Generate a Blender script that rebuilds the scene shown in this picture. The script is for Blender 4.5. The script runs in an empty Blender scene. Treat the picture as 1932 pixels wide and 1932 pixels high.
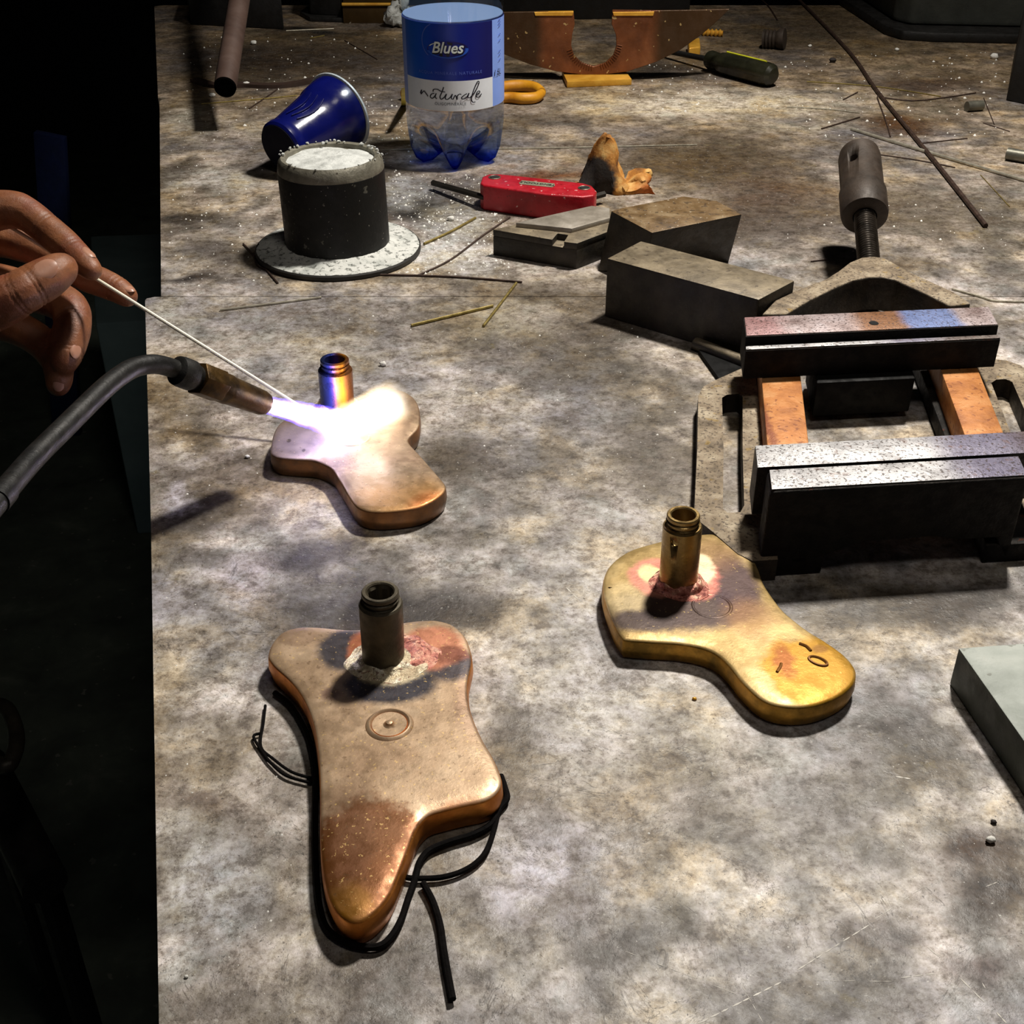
import bpy, bmesh, math, random
import numpy as np
from mathutils import Vector, Matrix
random.seed(7); RNG = np.random.default_rng(7)
sc = bpy.context.scene
COL = sc.collection
R = math.radians
# ------------------------------------------------------------------ camera
CH = .34; PIT = R(32.8); FOC = 2300.0
cam = bpy.data.objects.new('camera', bpy.data.cameras.new('camera')); COL.objects.link(cam)
cam.location = (0, 0, CH); cam.rotation_euler = (math.pi/2-PIT, 0, 0)
cam.data.sensor_fit = 'HORIZONTAL'; cam.data.sensor_width = 36; cam.data.lens = 36*FOC/1932
cam.data.clip_start = .01; cam.data.clip_end = 30
sc.camera = cam
# ------------------------------------------------------------------ world, lights, exposure
w = bpy.data.worlds.new('workshop_dark'); sc.world = w; w.use_nodes = True
w.node_tree.nodes['Background'].inputs[0].default_value = (.75, .8, 1, 1)
w.node_tree.nodes['Background'].inputs[1].default_value = .02
def spot(name, loc, target, power, color, size, angle, blend):
    l = bpy.data.lights.new(name, 'SPOT'); l.energy = power; l.color = color; l.shadow_soft_size = size
    l.spot_size = R(angle); l.spot_blend = blend
    o = bpy.data.objects.new(name, l); COL.objects.link(o); o.location = loc
    o.rotation_euler = (Vector(target)-Vector(loc)).to_track_quat('-Z', 'Y').to_euler(); return o
spot('bench_lamp_light', (.36, 1.02, 1.12), (.08, .46, 0), 70, (1, .945, .865), .06, 150, .9)
spot('front_fill_light', (.25, .0, 1.7), (.15, 1.0, 0), 9, (1, .92, .82), .2, 75, .9)  # unseen fill added to brighten the bottle label and lift shadows
fl_l = bpy.data.lights.new('flame_light', 'POINT'); fl_l.energy = .03; fl_l.specular_factor = .35; fl_l.color = (.86, .84, 1); fl_l.shadow_soft_size = .012
fl_o = bpy.data.objects.new('flame_light', fl_l); COL.objects.link(fl_o)
sc.view_settings.view_transform = 'Standard'; sc.view_settings.look = 'None'
sc.view_settings.gamma = 1; sc.view_settings.use_curve_mapping = False
sc.view_settings.exposure = .38
sc.cycles.volume_step_rate = .5
# ------------------------------------------------------------------ pixel -> place
def ray(px, py):
    dx = (px-966)/FOC; dy = (966-py)/FOC
    return Vector((dx, dy*math.sin(PIT)+math.cos(PIT), dy*math.cos(PIT)-math.sin(PIT)))
def G(px, py, z=0.):
    d = ray(px, py); return Vector((0, 0, CH))+d*((z-CH)/d.z)
def D(px, py, t): return Vector((0, 0, CH))+ray(px, py)*t
def Yp(px, py, y):
    d = ray(px, py); return Vector((0, 0, CH))+d*(y/d.y)
def zfor(top, bot):
    y = G(*bot).y; return Yp(top[0], top[1], y).z
def proj(p):
    q = Vector(p)-Vector((0, 0, CH)); u = q.y*math.sin(PIT)+q.z*math.cos(PIT); f = q.y*math.cos(PIT)-q.z*math.sin(PIT)
    return 966+FOC*q.x/f, 966-FOC*u/f, f
# ------------------------------------------------------------------ materials
def lin(c):
    return tuple((x/255/12.92 if x/255 <= .04045 else ((x/255+.055)/1.055)**2.4) for x in c)
def c4(c): return (*lin(c), 1)
class NT:
    def __init__(s, m):
        m.use_nodes = True; s.t = m.node_tree; s.n = s.t.nodes; s.l = s.t.links; s.n.clear()
    def new(s, ty, **k):
        n = s.n.new(ty)
        for a, b in k.items():
            if a.startswith('i_'):
                key = a[2:]; key = int(key) if key.isdigit() else key.replace('_', ' ')
                n.inputs[key].default_value = b
            else: setattr(n, a, b)
        return n
    def link(s, a, b): s.l.new(a, b)
    def math(s, op, a, b=None, clamp=False):
        n = s.new('ShaderNodeMath', operation=op, use_clamp=clamp)
        for i, v in enumerate((a, b)):
            if v is None: continue
            if isinstance(v, (int, float)): n.inputs[i].default_value = v
            else: s.link(v, n.inputs[i])
        return n.outputs[0]
    def noise(s, vec, scale, detail=5, rough=.55, dist=0., color=False):
        n = s.new('ShaderNodeTexNoise', i_Scale=scale, i_Detail=detail, i_Roughness=rough, i_Distortion=dist)
        s.link(vec, n.inputs['Vector']); return n.outputs['Color' if color else 0]
    def ramp(s, fac, stops):
        n = s.new('ShaderNodeValToRGB'); e = n.color_ramp.elements
        while len(e) < len(stops): e.new(.5)
        for x, (p, c) in zip(e, stops): x.position = p; x.color = c if len(c) == 4 else (*c, 1)
        s.link(fac, n.inputs[0]); return n.outputs[0]
    def rng(s, v, a, b, c=0., d=1., smooth=True):
        n = s.new('ShaderNodeMapRange', interpolation_type='SMOOTHSTEP' if smooth else 'LINEAR')
        s.link(v, n.inputs[0])
        for i, x in enumerate((a, b, c, d)): n.inputs[i+1].default_value = x
        return n.outputs[0]
    def mix(s, fac, a, b, mode='MIX'):
        n = s.new('ShaderNodeMix', data_type='RGBA', blend_type=mode)
        for sock, v in ((n.inputs[0], fac), (n.inputs[6], a), (n.inputs[7], b)):
            if isinstance(v, (int, float)): sock.default_value = v
            elif isinstance(v, tuple): sock.default_value = v if len(v) == 4 else (*v, 1)
            else: s.link(v, sock)
        return n.outputs[2]
MATS = {}
def M(name, cols, scale=30, rough=(.5, .6), metal=0., bump=.15, bscale=300, spots=(), spec=.5, specks=(), stretch=None, detail=6, dist=.3, attr=None, extra=None, walls=None):
    """layered procedural surface: noise ramp, stains with a shape of their own (object space), specks, fine relief"""
    if name in MATS: return MATS[name]
    m = bpy.data.materials.new(name); t = NT(m); MATS[name] = m
    out = t.new('ShaderNodeOutputMaterial'); b = t.new('ShaderNodeBsdfPrincipled'); t.link(b.outputs[0], out.inputs[0])
    tc = t.new('ShaderNodeTexCoord').outputs['Object']; vec = tc
    if stretch:
        mp = t.new('ShaderNodeMapping'); mp.inputs['Scale'].default_value = stretch; t.link(tc, mp.inputs[0]); vec = mp.outputs[0]
    n = t.noise(vec, scale, detail, .6, dist)
    if attr:
        at = t.new('ShaderNodeAttribute', attribute_name=attr); colr = at.outputs['Color']
    else:
        colr = t.ramp(n, [(p, c4(c)) for p, c in cols])
    metal_s = None
    if spots:
        nz = t.noise(vec, 90, 4, .65, 0, True); nz2 = t.noise(vec, 400, 3, .7, 0, True)
        sub = t.new('ShaderNodeVectorMath', operation='SUBTRACT'); t.link(nz, sub.inputs[0]); sub.inputs[1].default_value = (.5, .5, .5)
        sb2 = t.new('ShaderNodeVectorMath', operation='SUBTRACT'); t.link(nz2, sb2.inputs[0]); sb2.inputs[1].default_value = (.5, .5, .5)
        for sp in spots:
            c, r, soft, rgb, st, amp = sp[:6]
            sc1 = t.new('ShaderNodeVectorMath', operation='SCALE'); t.link(sub.outputs[0], sc1.inputs[0]); sc1.inputs['Scale'].default_value = amp
            ad = t.new('ShaderNodeVectorMath', operation='ADD'); t.link(tc, ad.inputs[0]); t.link(sc1.outputs[0], ad.inputs[1])
            sc2 = t.new('ShaderNodeVectorMath', operation='SCALE'); t.link(sb2.outputs[0], sc2.inputs[0]); sc2.inputs['Scale'].default_value = amp*.35
            ad2 = t.new('ShaderNodeVectorMath', operation='ADD'); t.link(ad.outputs[0], ad2.inputs[0]); t.link(sc2.outputs[0], ad2.inputs[1])
            mp = t.new('ShaderNodeMapping', vector_type='TEXTURE'); mp.inputs['Location'].default_value = c
            mp.inputs['Scale'].default_value = r; mp.inputs['Rotation'].default_value = (0, 0, R(sp[6]) if len(sp) > 6 else 0)
            t.link(ad2.outputs[0], mp.inputs[0])
            ln = t.new('ShaderNodeVectorMath', operation='LENGTH'); t.link(mp.outputs[0], ln.inputs[0])
            f = t.rng(ln.outputs['Value'], 1-soft, 1+soft*.2, st, 0)
            colr = t.mix(f, colr, c4(rgb))
            if metal and len(sp) > 7:
                metal_s = t.math('MULTIPLY', f, 1.) if metal_s is None else t.math('MAXIMUM', metal_s, f)
    for (ss, th, rgb, st) in specks:
        sn = t.noise(vec, ss, 2, .5); f = t.rng(sn, th, th+.035, 0, st); colr = t.mix(f, colr, c4(rgb))
    if extra: colr = extra(t, tc, vec, n, colr)
    wf = None
    if walls:      # upright faces recoloured: shade painted onto iron, steel and stone; bare brass brightened
        gm = t.new('ShaderNodeNewGeometry'); sx = t.new('ShaderNodeSeparateXYZ'); t.link(gm.outputs['Normal'], sx.inputs[0])
        wf = t.rng(sx.outputs[2], .45, .85, 1, 0); wn = t.noise(vec, 70, 6, .65)
        colr = t.mix(wf, colr, t.ramp(wn, [(.35, c4(walls[0])), (.65, c4(walls[1]))]))
    t.link(colr, b.inputs['Base Color'])
    n3 = t.noise(vec, scale*2.7, 4, .6)
    t.link(t.rng(n3, .35, .65, rough[0], rough[1]), b.inputs['Roughness'])
    b.inputs['Metallic'].default_value = metal
    if metal_s is not None:
        t.link(t.math('MULTIPLY', t.math('SUBTRACT', 1., metal_s), metal), b.inputs['Metallic'])
    if walls and len(walls) > 2: t.link(t.rng(wf, 0, 1, metal, walls[2], False), b.inputs['Metallic'])
    b.inputs['Specular IOR Level'].default_value = spec
    if bump:
        bn = t.noise(vec, bscale, 5, .65); hm = t.math('ADD', bn, t.math('MULTIPLY', n, 1.5))
        bp = t.new('ShaderNodeBump', i_Strength=bump, i_Distance=.0012); t.link(hm, bp.inputs['Height']); t.link(bp.outputs[0], b.inputs['Normal'])
    return m
def plain(name, rgb, rough=.5, metal=0., **k):
    return M(name, [(.3, tuple(x*.82 for x in rgb)), (.7, rgb)], 60, (rough, rough+.1), metal, k.pop('bump', .05), **k)
# ------------------------------------------------------------------ object helpers
def tag(o, label=None, cat=None, group=None, kind=None):
    if label: o['label'] = label
    if cat: o['category'] = cat
    if group: o['group'] = group
    if kind: o['kind'] = kind
    return o
def thing(name, loc, label, cat, group=None):
    o = bpy.data.objects.new(name, None); COL.objects.link(o); o.location = loc; o.empty_display_size = .02
    return tag(o, label, cat, group)
def base_of(p):
    v = Vector((0, 0, 0))
    while p is not None: v = v+Vector(p.location); p = p.parent
    return v
def obj(name, geo, mat, parent=None, loc=None, sharp=35, kind=None, label=None):
    """geo = (world verts, faces); links ONE mesh object"""
    vs, fs = geo
    o0 = base_of(parent) if parent is not None else Vector(loc if loc is not None else (0, 0, 0))
    me = bpy.data.meshes.new(name); me.from_pydata([tuple(Vector(v)-o0) for v in vs], [], fs); me.validate(); me.update()
    bm = bmesh.new(); bm.from_mesh(me); bmesh.ops.recalc_face_normals(bm, faces=bm.faces[:]); bm.to_mesh(me); bm.free()
    me.polygons.foreach_set('use_smooth', [True]*len(me.polygons))
    me.set_sharp_from_angle(angle=R(sharp))
    me.materials.append(mat)
    o = bpy.data.objects.new(name, me); COL.objects.link(o)
    if parent is not None: o.parent = parent
    else: o.location = o0
    if kind: o['kind'] = kind
    if label: o['label'] = label
    return o
def single(name, geo, mat, loc, label, cat, group=None, **k):
    o = obj(name, geo, mat, None, loc, **k); return tag(o, label, cat, group)
def join(*gs):
    V, Fc = [], []
    for v, f in gs:
        k = len(V); V += list(v); Fc += [tuple(i+k for i in q) for q in f]
    return V, Fc
def bevel(geo, w, seg=2, ang=25):
    bm = bmesh.new(); vs = [bm.verts.new(v) for v in geo[0]]
    for f in geo[1]:
        try: bm.faces.new([vs[i] for i in f])
        except ValueError: pass
    bmesh.ops.recalc_face_normals(bm, faces=bm.faces[:])
    ed = [e for e in bm.edges if len(e.link_faces) == 2 and e.calc_face_angle(0) > R(ang)]
    bmesh.ops.bevel(bm, geom=ed, offset=w, segments=seg, affect='EDGES', profile=.5)
    bm.verts.ensure_lookup_table(); bm.verts.index_update()
    r = ([v.co.copy() for v in bm.verts], [tuple(v.index for v in f.verts) for f in bm.faces]); bm.free(); return r
def hexa(top, bot):
    n = len(top); V = [Vector(p) for p in bot]+[Vector(p) for p in top]
    F = [tuple(range(n))[::-1], tuple(range(n, 2*n))]+[(i, (i+1) % n, n+(i+1) % n, n+i) for i in range(n)]
    return V, F
def prism(poly, z0, z1, bv=0., seg=2):
    g = hexa([(p[0], p[1], z1) for p in poly], [(p[0], p[1], z0) for p in poly])
    return bevel(g, bv, seg) if bv else g
def ppx(pts, z1, z0=0., bv=0., seg=2): return prism([G(x, y, z1) for x, y in pts], z0, z1, bv, seg)
def spline(pts, n=8, closed=False):
    P = [Vector(p) for p in pts]; N = len(P); out = []
    for i in range(N if closed else N-1):
        g = (lambda k: P[k % N]) if closed else (lambda k: P[max(0, min(N-1, k))])
        a, b, c, d = g(i-1), g(i), g(i+1), g(i+2)
        for k in range(n):
            t = k/n; out.append(.5*((2*b)+(c-a)*t+(2*a-5*b+4*c-d)*t*t+(3*b-a-3*c+d)*t**3))
    if not closed: out.append(P[-1].copy())
    return out
def tube(path, rad, n=10, caps=True):
    P = [Vector(p) for p in path]; V, F = [], []; up = None
    for i, p in enumerate(P):
        t = (P[min(i+1, len(P)-1)]-P[max(i-1, 0)]).normalized()
        if up is None: up = t.orthogonal().normalized()
        up = (up-t*up.dot(t)).normalized(); s = t.cross(up)
        r = rad[i] if isinstance(rad, (list, tuple)) else rad
        for k in range(n):
            a = 2*math.pi*k/n; V.append(p+(up*math.cos(a)+s*math.sin(a))*r)
    for i in range(len(P)-1):
        for k in range(n): a = i*n+k; b = i*n+(k+1) % n; F.append((a, b, b+n, a+n))
    if caps: F += [tuple(range(n))[::-1], tuple(range(len(V)-n, len(V)))]
    return V, F
def lathe(prof, base, axis=(0, 0, 1), n=48, fn=None, cap=True):
    """prof = [(radius, height)...]; fn(i, angle, r, h) -> (r, h)"""
    ax = Vector(axis).normalized(); q = Vector((0, 0, 1)).rotation_difference(ax); V, F = [], []; B = Vector(base)
    for i, (r, h) in enumerate(prof):
        for k in range(n):
            a = 2*math.pi*k/n; rr, hh = fn(i, a, r, h) if fn else (r, h)
            V.append(B+q @ Vector((rr*math.cos(a), rr*math.sin(a), hh)))
    for i in range(len(prof)-1):
        for k in range(n): a = i*n+k; b = i*n+(k+1) % n; F.append((a, b, b+n, a+n))
    if cap: F += [tuple(range(n))[::-1], tuple(range(len(V)-n, len(V)))]
    return V, F
def offset_in(poly, d):
    n = len(poly); out = []
    for i in range(n):
        a, b, c = poly[i-1], poly[i], poly[(i+1) % n]
        e1 = Vector((b[0]-a[0], b[1]-a[1])).normalized(); e2 = Vector((c[0]-b[0], c[1]-b[1])).normalized(); t = (e1+e2).normalized()
        out.append(Vector((b[0]-t.y*d, b[1]+t.x*d)))
    return out
def area(p): return sum(p[i-1][0]*p[i][1]-p[i][0]*p[i-1][1] for i in range(len(p)))/2
def cast_plate(px, z1, edge=.0035, z0=.0, batter=.0012):
    """thick cast slab with a rolled upper edge; outline of the top face given as seen"""
    pts = spline([G(x, y, z1) for x, y in px], 6, True); pts = [Vector((p.x, p.y)) for p in pts]
    if area(pts) < 0: pts.reverse()
    # outline marks where the face rolls over: side wall stands a little outside it
    rings = [(0.0010, z0), (-.0002, z0+.001), (-batter, (z0+z1)/2), (-batter*.7, z1-edge*.9)]
    for k in range(1, 6):
        a = math.pi/2*k/5; rings.append((-batter*.7+edge*(1-math.cos(a)), z1-edge*.9+edge*.75*math.sin(a)))
    rings += [(edge*1.12, z1)]
    V, F = [], []; n = len(pts)
    for d, z in rings:
        for p in offset_in(pts, d): V.append(Vector((p.x, p.y, z)))
    for i in range(len(rings)-1):
        for k in range(n): a = i*n+k; b = i*n+(k+1) % n; F.append((a, b, b+n, a+n))
    F += [tuple(range(n))[::-1]]
    # top face: fine triangulation with a slightly hammered, faintly domed surface
    ring = [Vector((v.x, v.y)) for v in V[-n:]]; st = .0022; k0 = len(V)-n
    xs = [p.x for p in ring]; ys = [p.y for p in ring]; inner = []; inset = offset_in(ring, .0012)
    y = min(ys)+st
    while y < max(ys):
        x = min(xs)+st
        while x < max(xs):
            cr = 0; dm = 9
            for i in range(n):
                a_, b_ = ring[i-1], ring[i]
                if (a_.y > y) != (b_.y > y) and x < (b_.x-a_.x)*(y-a_.y)/(b_.y-a_.y)+a_.x: cr ^= 1
                dm = min(dm, (a_.x-x)**2+(a_.y-y)**2)
            if cr and dm > (.0013)**2: inner.append((Vector((x+random.uniform(-.2, .2)*st, y+random.uniform(-.2, .2)*st)), math.sqrt(dm)))
            x += st
        y += st
    from mathutils.geometry import delaunay_2d_cdt
    pts2 = ring+[p for p, _ in inner]
    vo, eo, fo_, ov, oe, of = delaunay_2d_cdt(pts2, [], [list(range(n))], 1, 1e-7)
    zin = [z1]*n+[z1+.0005*(1-math.exp(-d/.008))+.0003*(fbm(np.array([p.x+2]), np.array([p.y+2]), 45, 3, 2)[0]-.5) for p, d in inner]
    mp_ = []
    for i, q in enumerate(vo):
        src = ov[i][0] if ov[i] else 0
        if src < n: mp_.append(k0+src)
        else: mp_.append(len(V)); V.append(Vector((q.x, q.y, zin[src])))
    F += [tuple(mp_[i] for i in f) for f in fo_]
    return V, F
def blob(c, r, seg=8, jit=.25, rng=random):
    V, F = [], []
    for i in range(1, seg//2):
        th = math.pi*i/(seg//2)
        for k in range(seg):
            a = 2*math.pi*k/seg; j = 1+rng.uniform(-jit, jit)
            V.append(Vector((c[0]+r[0]*j*math.sin(th)*math.cos(a), c[1]+r[1]*j*math.sin(th)*math.sin(a), c[2]+r[2]*math.cos(th)*j)))
    m = seg//2-1
    V += [Vector((c[0], c[1], c[2]+r[2])), Vector((c[0], c[1], c[2]-r[2]))]; t, b = len(V)-2, len(V)-1
    for k in range(seg):
        F.append((t, k, (k+1) % seg)); F.append((b, (m-1)*seg+(k+1) % seg, (m-1)*seg+k))
        for i in range(m-1): a = i*seg+k; d = i*seg+(k+1) % seg; F.append((a, a+seg, d+seg, d))
    return V, F
def text_geo(s, size, shear=0., off=0., spacing=1.):
    cu = bpy.data.curves.new('t', 'FONT'); cu.body = s; cu.size = size; cu.shear = shear; cu.offset = off; cu.space_character = spacing
    cu.align_x = 'CENTER'; cu.align_y = 'CENTER'; cu.resolution_u = 3
    o = bpy.data.objects.new('t', cu); COL.objects.link(o); dg = bpy.context.evaluated_depsgraph_get()
    me = bpy.data.meshes.new_from_object(o.evaluated_get(dg)); V = [v.co.copy() for v in me.vertices]; F = [tuple(p.vertices) for p in me.polygons]
    bpy.data.objects.remove(o); bpy.data.curves.remove(cu); bpy.data.meshes.remove(me); return V, F

# numpy fractal noise for stains that have a shape
def vnoise(x, y, s, seed):
    g = np.random.default_rng(seed).random((64, 64)); x = x*s; y = y*s
    xi = np.floor(x).astype(int); yi = np.floor(y).astype(int); fx = x-xi; fy = y-yi; fx = fx*fx*(3-2*fx); fy = fy*fy*(3-2*fy)
    a = g[xi % 64, yi % 64]; b = g[(xi+1) % 64, yi % 64]; c = g[xi % 64, (yi+1) % 64]; d = g[(xi+1) % 64, (yi+1) % 64]
    return (a*(1-fx)+b*fx)*(1-fy)+(c*(1-fx)+d*fx)*fy
def fbm(x, y, s, seed, o=4): return sum(vnoise(x, y, s*2**k, seed+k)/2**k for k in range(o))/sum(1/2**k for k in range(o))

# ================================================================== WORKBENCH
# stains of the bench top: (pixel x, y, radii in pixels, colour, strength)
STAINS = [
 (700,1150,240,75,(62,48,34),.75),(560,1215,110,50,(66,50,38),.6),(880,1170,120,50,(86,68,46),.6),(350,1010,90,60,(84,70,56),.5),(650,1050,140,40,(90,74,56),.5),
 (425,1525,70,20,(122,78,36),.75),(500,1590,50,20,(110,86,48),.35),(480,1690,70,40,(96,80,60),.5),(410,1900,140,50,(96,82,66),.4),(700,1870,180,70,(112,98,84),.4),
 (960,1430,60,90,(128,108,52),.45),(1010,1400,90,40,(110,88,76),.4),(860,880,90,70,(96,76,36),.6),(840,1000,60,30,(100,86,66),.4),(960,900,120,70,(120,106,84),.3),
 (1280,1740,70,60,(112,104,66),.45),(1230,1640,50,50,(104,96,76),.35),(1340,1580,90,25,(120,108,84),.4),(1860,1610,80,60,(104,68,24),.75),(1900,1690,70,60,(84,60,32),.7),
 (1730,1400,140,90,(96,80,58),.6),(1650,1330,70,70,(92,74,54),.55),(1720,1760,120,60,(104,78,58),.5),(1650,1850,120,70,(92,86,76),.4),(1880,1830,60,40,(132,88,76),.5),
 (1700,1150,260,60,(92,80,64),.6),(1850,1140,140,40,(84,66,44),.6),(1600,1480,160,80,(120,108,84),.4),(1480,1560,200,90,(140,128,104),.3),(1500,1900,260,60,(104,98,88),.4),
 (1100,700,200,60,(84,70,46),.5),(1000,640,220,50,(96,80,54),.4),(1220,860,100,120,(110,92,64),.5),(1150,620,120,60,(100,82,56),.5),(760,620,300,50,(112,98,74),.35),
 (390,800,70,60,(96,82,60),.45),(330,900,60,50,(92,78,62),.45),(400,960,80,50,(80,68,58),.5),(560,1060,120,40,(72,62,72),.45),(450,880,60,40,(110,98,80),.4),
 (370,530,80,12,(58,48,44),.65),(350,415,120,20,(60,52,44),.6),(420,480,120,40,(70,60,52),.5),(330,330,60,25,(60,54,42),.5),(470,330,60,30,(96,80,54),.3),
 (800,380,140,50,(46,42,36),.7),(870,430,80,30,(60,52,44),.5),(1000,560,180,40,(112,96,68),.45),(700,330,80,40,(90,80,68),.4),(1020,330,120,16,(150,88,28),.75),(1130,345,50,10,(150,90,40),.6),
 (1330,300,280,60,(96,74,36),.6),(1450,370,160,60,(104,72,40),.6),(1350,430,120,50,(100,74,42),.5),(1700,240,110,24,(110,72,30),.65),(1750,160,140,22,(92,62,38),.55),(1500,430,200,50,(92,72,50),.5),
 (1650,500,160,40,(88,70,58),.4),(600,110,250,50,(66,50,32),.6),(440,120,160,60,(62,48,34),.6),(700,160,60,10,(42,36,30),.6),(600,60,120,12,(30,24,16),.7),(1250,130,120,20,(60,52,44),.6),
 (1500,60,200,50,(84,70,50),.5),(1200,560,300,40,(96,78,52),.4),(980,230,140,30,(110,98,76),.35),(1900,450,80,120,(100,92,72),.5),(1750,400,160,80,(104,90,66),.45),
 (1620,720,160,60,(60,56,48),.4),(1600,800,140,60,(96,94,84),.3),(1180,780,140,60,(120,108,84),.3),(1040,900,30,140,(104,88,70),.35),
]
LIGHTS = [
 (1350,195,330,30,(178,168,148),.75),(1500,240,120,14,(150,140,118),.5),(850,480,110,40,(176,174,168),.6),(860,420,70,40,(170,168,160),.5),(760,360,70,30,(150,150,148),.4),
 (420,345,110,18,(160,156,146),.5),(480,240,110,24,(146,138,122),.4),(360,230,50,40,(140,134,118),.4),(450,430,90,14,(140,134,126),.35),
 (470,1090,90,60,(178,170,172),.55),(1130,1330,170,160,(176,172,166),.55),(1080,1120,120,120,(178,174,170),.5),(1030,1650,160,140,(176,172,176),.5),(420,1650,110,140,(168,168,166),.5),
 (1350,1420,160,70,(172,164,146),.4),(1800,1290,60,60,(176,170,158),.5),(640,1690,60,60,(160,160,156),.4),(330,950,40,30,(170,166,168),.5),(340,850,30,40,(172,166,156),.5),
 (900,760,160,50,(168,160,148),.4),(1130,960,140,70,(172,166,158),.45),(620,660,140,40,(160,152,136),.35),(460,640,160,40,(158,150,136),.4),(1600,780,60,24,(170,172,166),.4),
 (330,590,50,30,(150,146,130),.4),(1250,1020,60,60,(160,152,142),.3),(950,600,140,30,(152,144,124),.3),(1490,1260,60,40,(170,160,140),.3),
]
def bench_grid(L, y0, y1, x1, ny, nx, corner):
    """L(y) gives the worn left edge; returns top geometry plus stain colours"""
    V = []; ys = np.linspace(y0, y1, ny)
    for y in ys:
        xl = L(y); dcor = y1-y
        if dcor < corner: xl += corner-math.sqrt(max(0, corner**2-(corner-dcor)**2))
        t = np.linspace(0, 1, nx)
        for x in xl+(x1-xl)*t: V.append((x, y, 0.))
    F = []
    for j in range(ny-1):
        for i in range(nx-1): a = j*nx+i; F.append((a, a+1, a+nx+1, a+nx))
    k = len(V); th = -.028
    rim = [i for i in range(nx)]+[j*nx+nx-1 for j in range(1, ny)]+[(ny-1)*nx+i for i in range(nx-2, -1, -1)]+[j*nx for j in range(ny-2, 0, -1)]
    top_rim = []
    for i in rim: V.append((V[i][0], V[i][1], th))
    n = len(rim)
    for i in range(n): F.append((rim[i], rim[(i+1) % n], k+(i+1) % n, k+i))
    F.append(tuple(range(k, k+n)))
    return V, F
def stain_colours(V):
    A = np.array([tuple(v) for v in V]); x, y = A[:, 0], A[:, 1]
    n1 = fbm(x+3, y+5, 9, 11); n2 = fbm(x+1, y+2, 26, 31); n3 = fbm(x+7, y+1, 70, 51, 3)
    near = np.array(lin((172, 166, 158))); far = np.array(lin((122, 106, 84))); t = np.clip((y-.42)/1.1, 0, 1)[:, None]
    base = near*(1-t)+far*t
    warm = np.array(lin((122, 104, 74))); cool = np.array(lin((148, 146, 150)))
    f = np.clip((n1-.5)*3.2, -1, 1)[:, None]
    base = base*(1+np.clip((n2-.5)*1.5, -.4, .3)[:, None]); base = base*(1+np.clip((n3-.5)*2.6, -.5, .5)[:, None])
    base = np.where(f > 0, base+(cool*(1-t*.65)-base)*f*.7, base+(warm*(1-t*.3)-base)*(-f)*.75)
    zc = y*math.sin(PIT)-CH*math.cos(PIT); f_ = y*math.cos(PIT)+CH*math.sin(PIT)
    px = 966+FOC*x/f_; py = 966-FOC*zc/f_
    dist = FOC/f_
    ux = px+(n2-.5)*dist*.035+(n3-.5)*dist*.014; uy = py+(vnoise(x, y, 40, 77)-.5)*dist*.012+(n3-.5)*dist*.006
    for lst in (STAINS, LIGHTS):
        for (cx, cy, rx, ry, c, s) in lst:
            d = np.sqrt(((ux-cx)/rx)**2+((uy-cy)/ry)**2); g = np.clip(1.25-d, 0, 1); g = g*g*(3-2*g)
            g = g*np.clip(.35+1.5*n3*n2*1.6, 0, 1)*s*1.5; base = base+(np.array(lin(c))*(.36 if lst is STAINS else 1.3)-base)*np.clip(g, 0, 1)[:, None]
    return np.clip(base, 0, 1)
def bench_extra(t, tc, vec, n, colr):
    a = t.noise(vec, 70, 10, .74, .25); a2 = t.noise(vec, 190, 8, .72, .2); a3 = t.noise(vec, 520, 5, .7, .1); f = t.rng(t.math('ADD', t.math('ADD', t.math('MULTIPLY', a, .42), t.math('MULTIPLY', a2, .38)), t.math('MULTIPLY', a3, .20)), .43, .575, 0, 1, False)
    v = t.ramp(f, [(0, (.36, .32, .28)), (.3, (.74, .70, .65)), (.6, (1.02, 1.01, .99)), (1, (1.38, 1.39, 1.42))])
    colr = t.mix(.95, colr, v, 'MULTIPLY')
    h = t.noise(vec, 16, 7, .7, .2); colr = t.mix(.85, colr, t.ramp(t.rng(h, .38, .62, 0, 1, False), [(0, (1.12, 1.0, .78)), (.4, (1, 1, 1)), (.7, (.98, .97, 1.06)), (1, (.86, .92, 1.0))]), 'MULTIPLY')
    s = t.noise(vec, 22, 9, .75, .3); colr = t.mix(t.rng(s, .54, .66, 0, .5), colr, c4((74, 58, 40)))
    s = t.noise(vec, 34, 9, .75, .2); colr = t.mix(t.rng(s, .60, .70, 0, .30), colr, c4((128, 110, 40)))
    s = t.noise(vec, 260, 5, .7); colr = t.mix(t.rng(s, .52, .70, 0, .5), colr, c4((50, 42, 34)))
    s = t.noise(vec, 330, 3, .6); colr = t.mix(t.rng(s, .66, .71, 0, .5), colr, c4((190, 186, 178)))
    s = t.noise(vec, 900, 2, .5); colr = t.mix(t.rng(s, .72, .75, 0, .7), colr, c4((215, 212, 204)))
    s = t.noise(vec, 700, 2, .5); colr = t.mix(t.rng(s, .68, .71, 0, .7), colr, c4((34, 28, 24)))
    # hairline cracks and scratches
    w_ = t.noise(vec, 14, 6, .7, 1.5); d = t.math('ABSOLUTE', t.math('SUBTRACT', w_, .5)); colr = t.mix(t.rng(d, .0, .005, .6, 0), colr, c4((50, 42, 36)))
    w2 = t.noise(vec, 30, 7, .72, .8); d2 = t.math('ABSOLUTE', t.math('SUBTRACT', w2, .46)); colr = t.mix(t.rng(d2, .0, .007, .45, 0), colr, c4((66, 52, 38)))
    return colr
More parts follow.
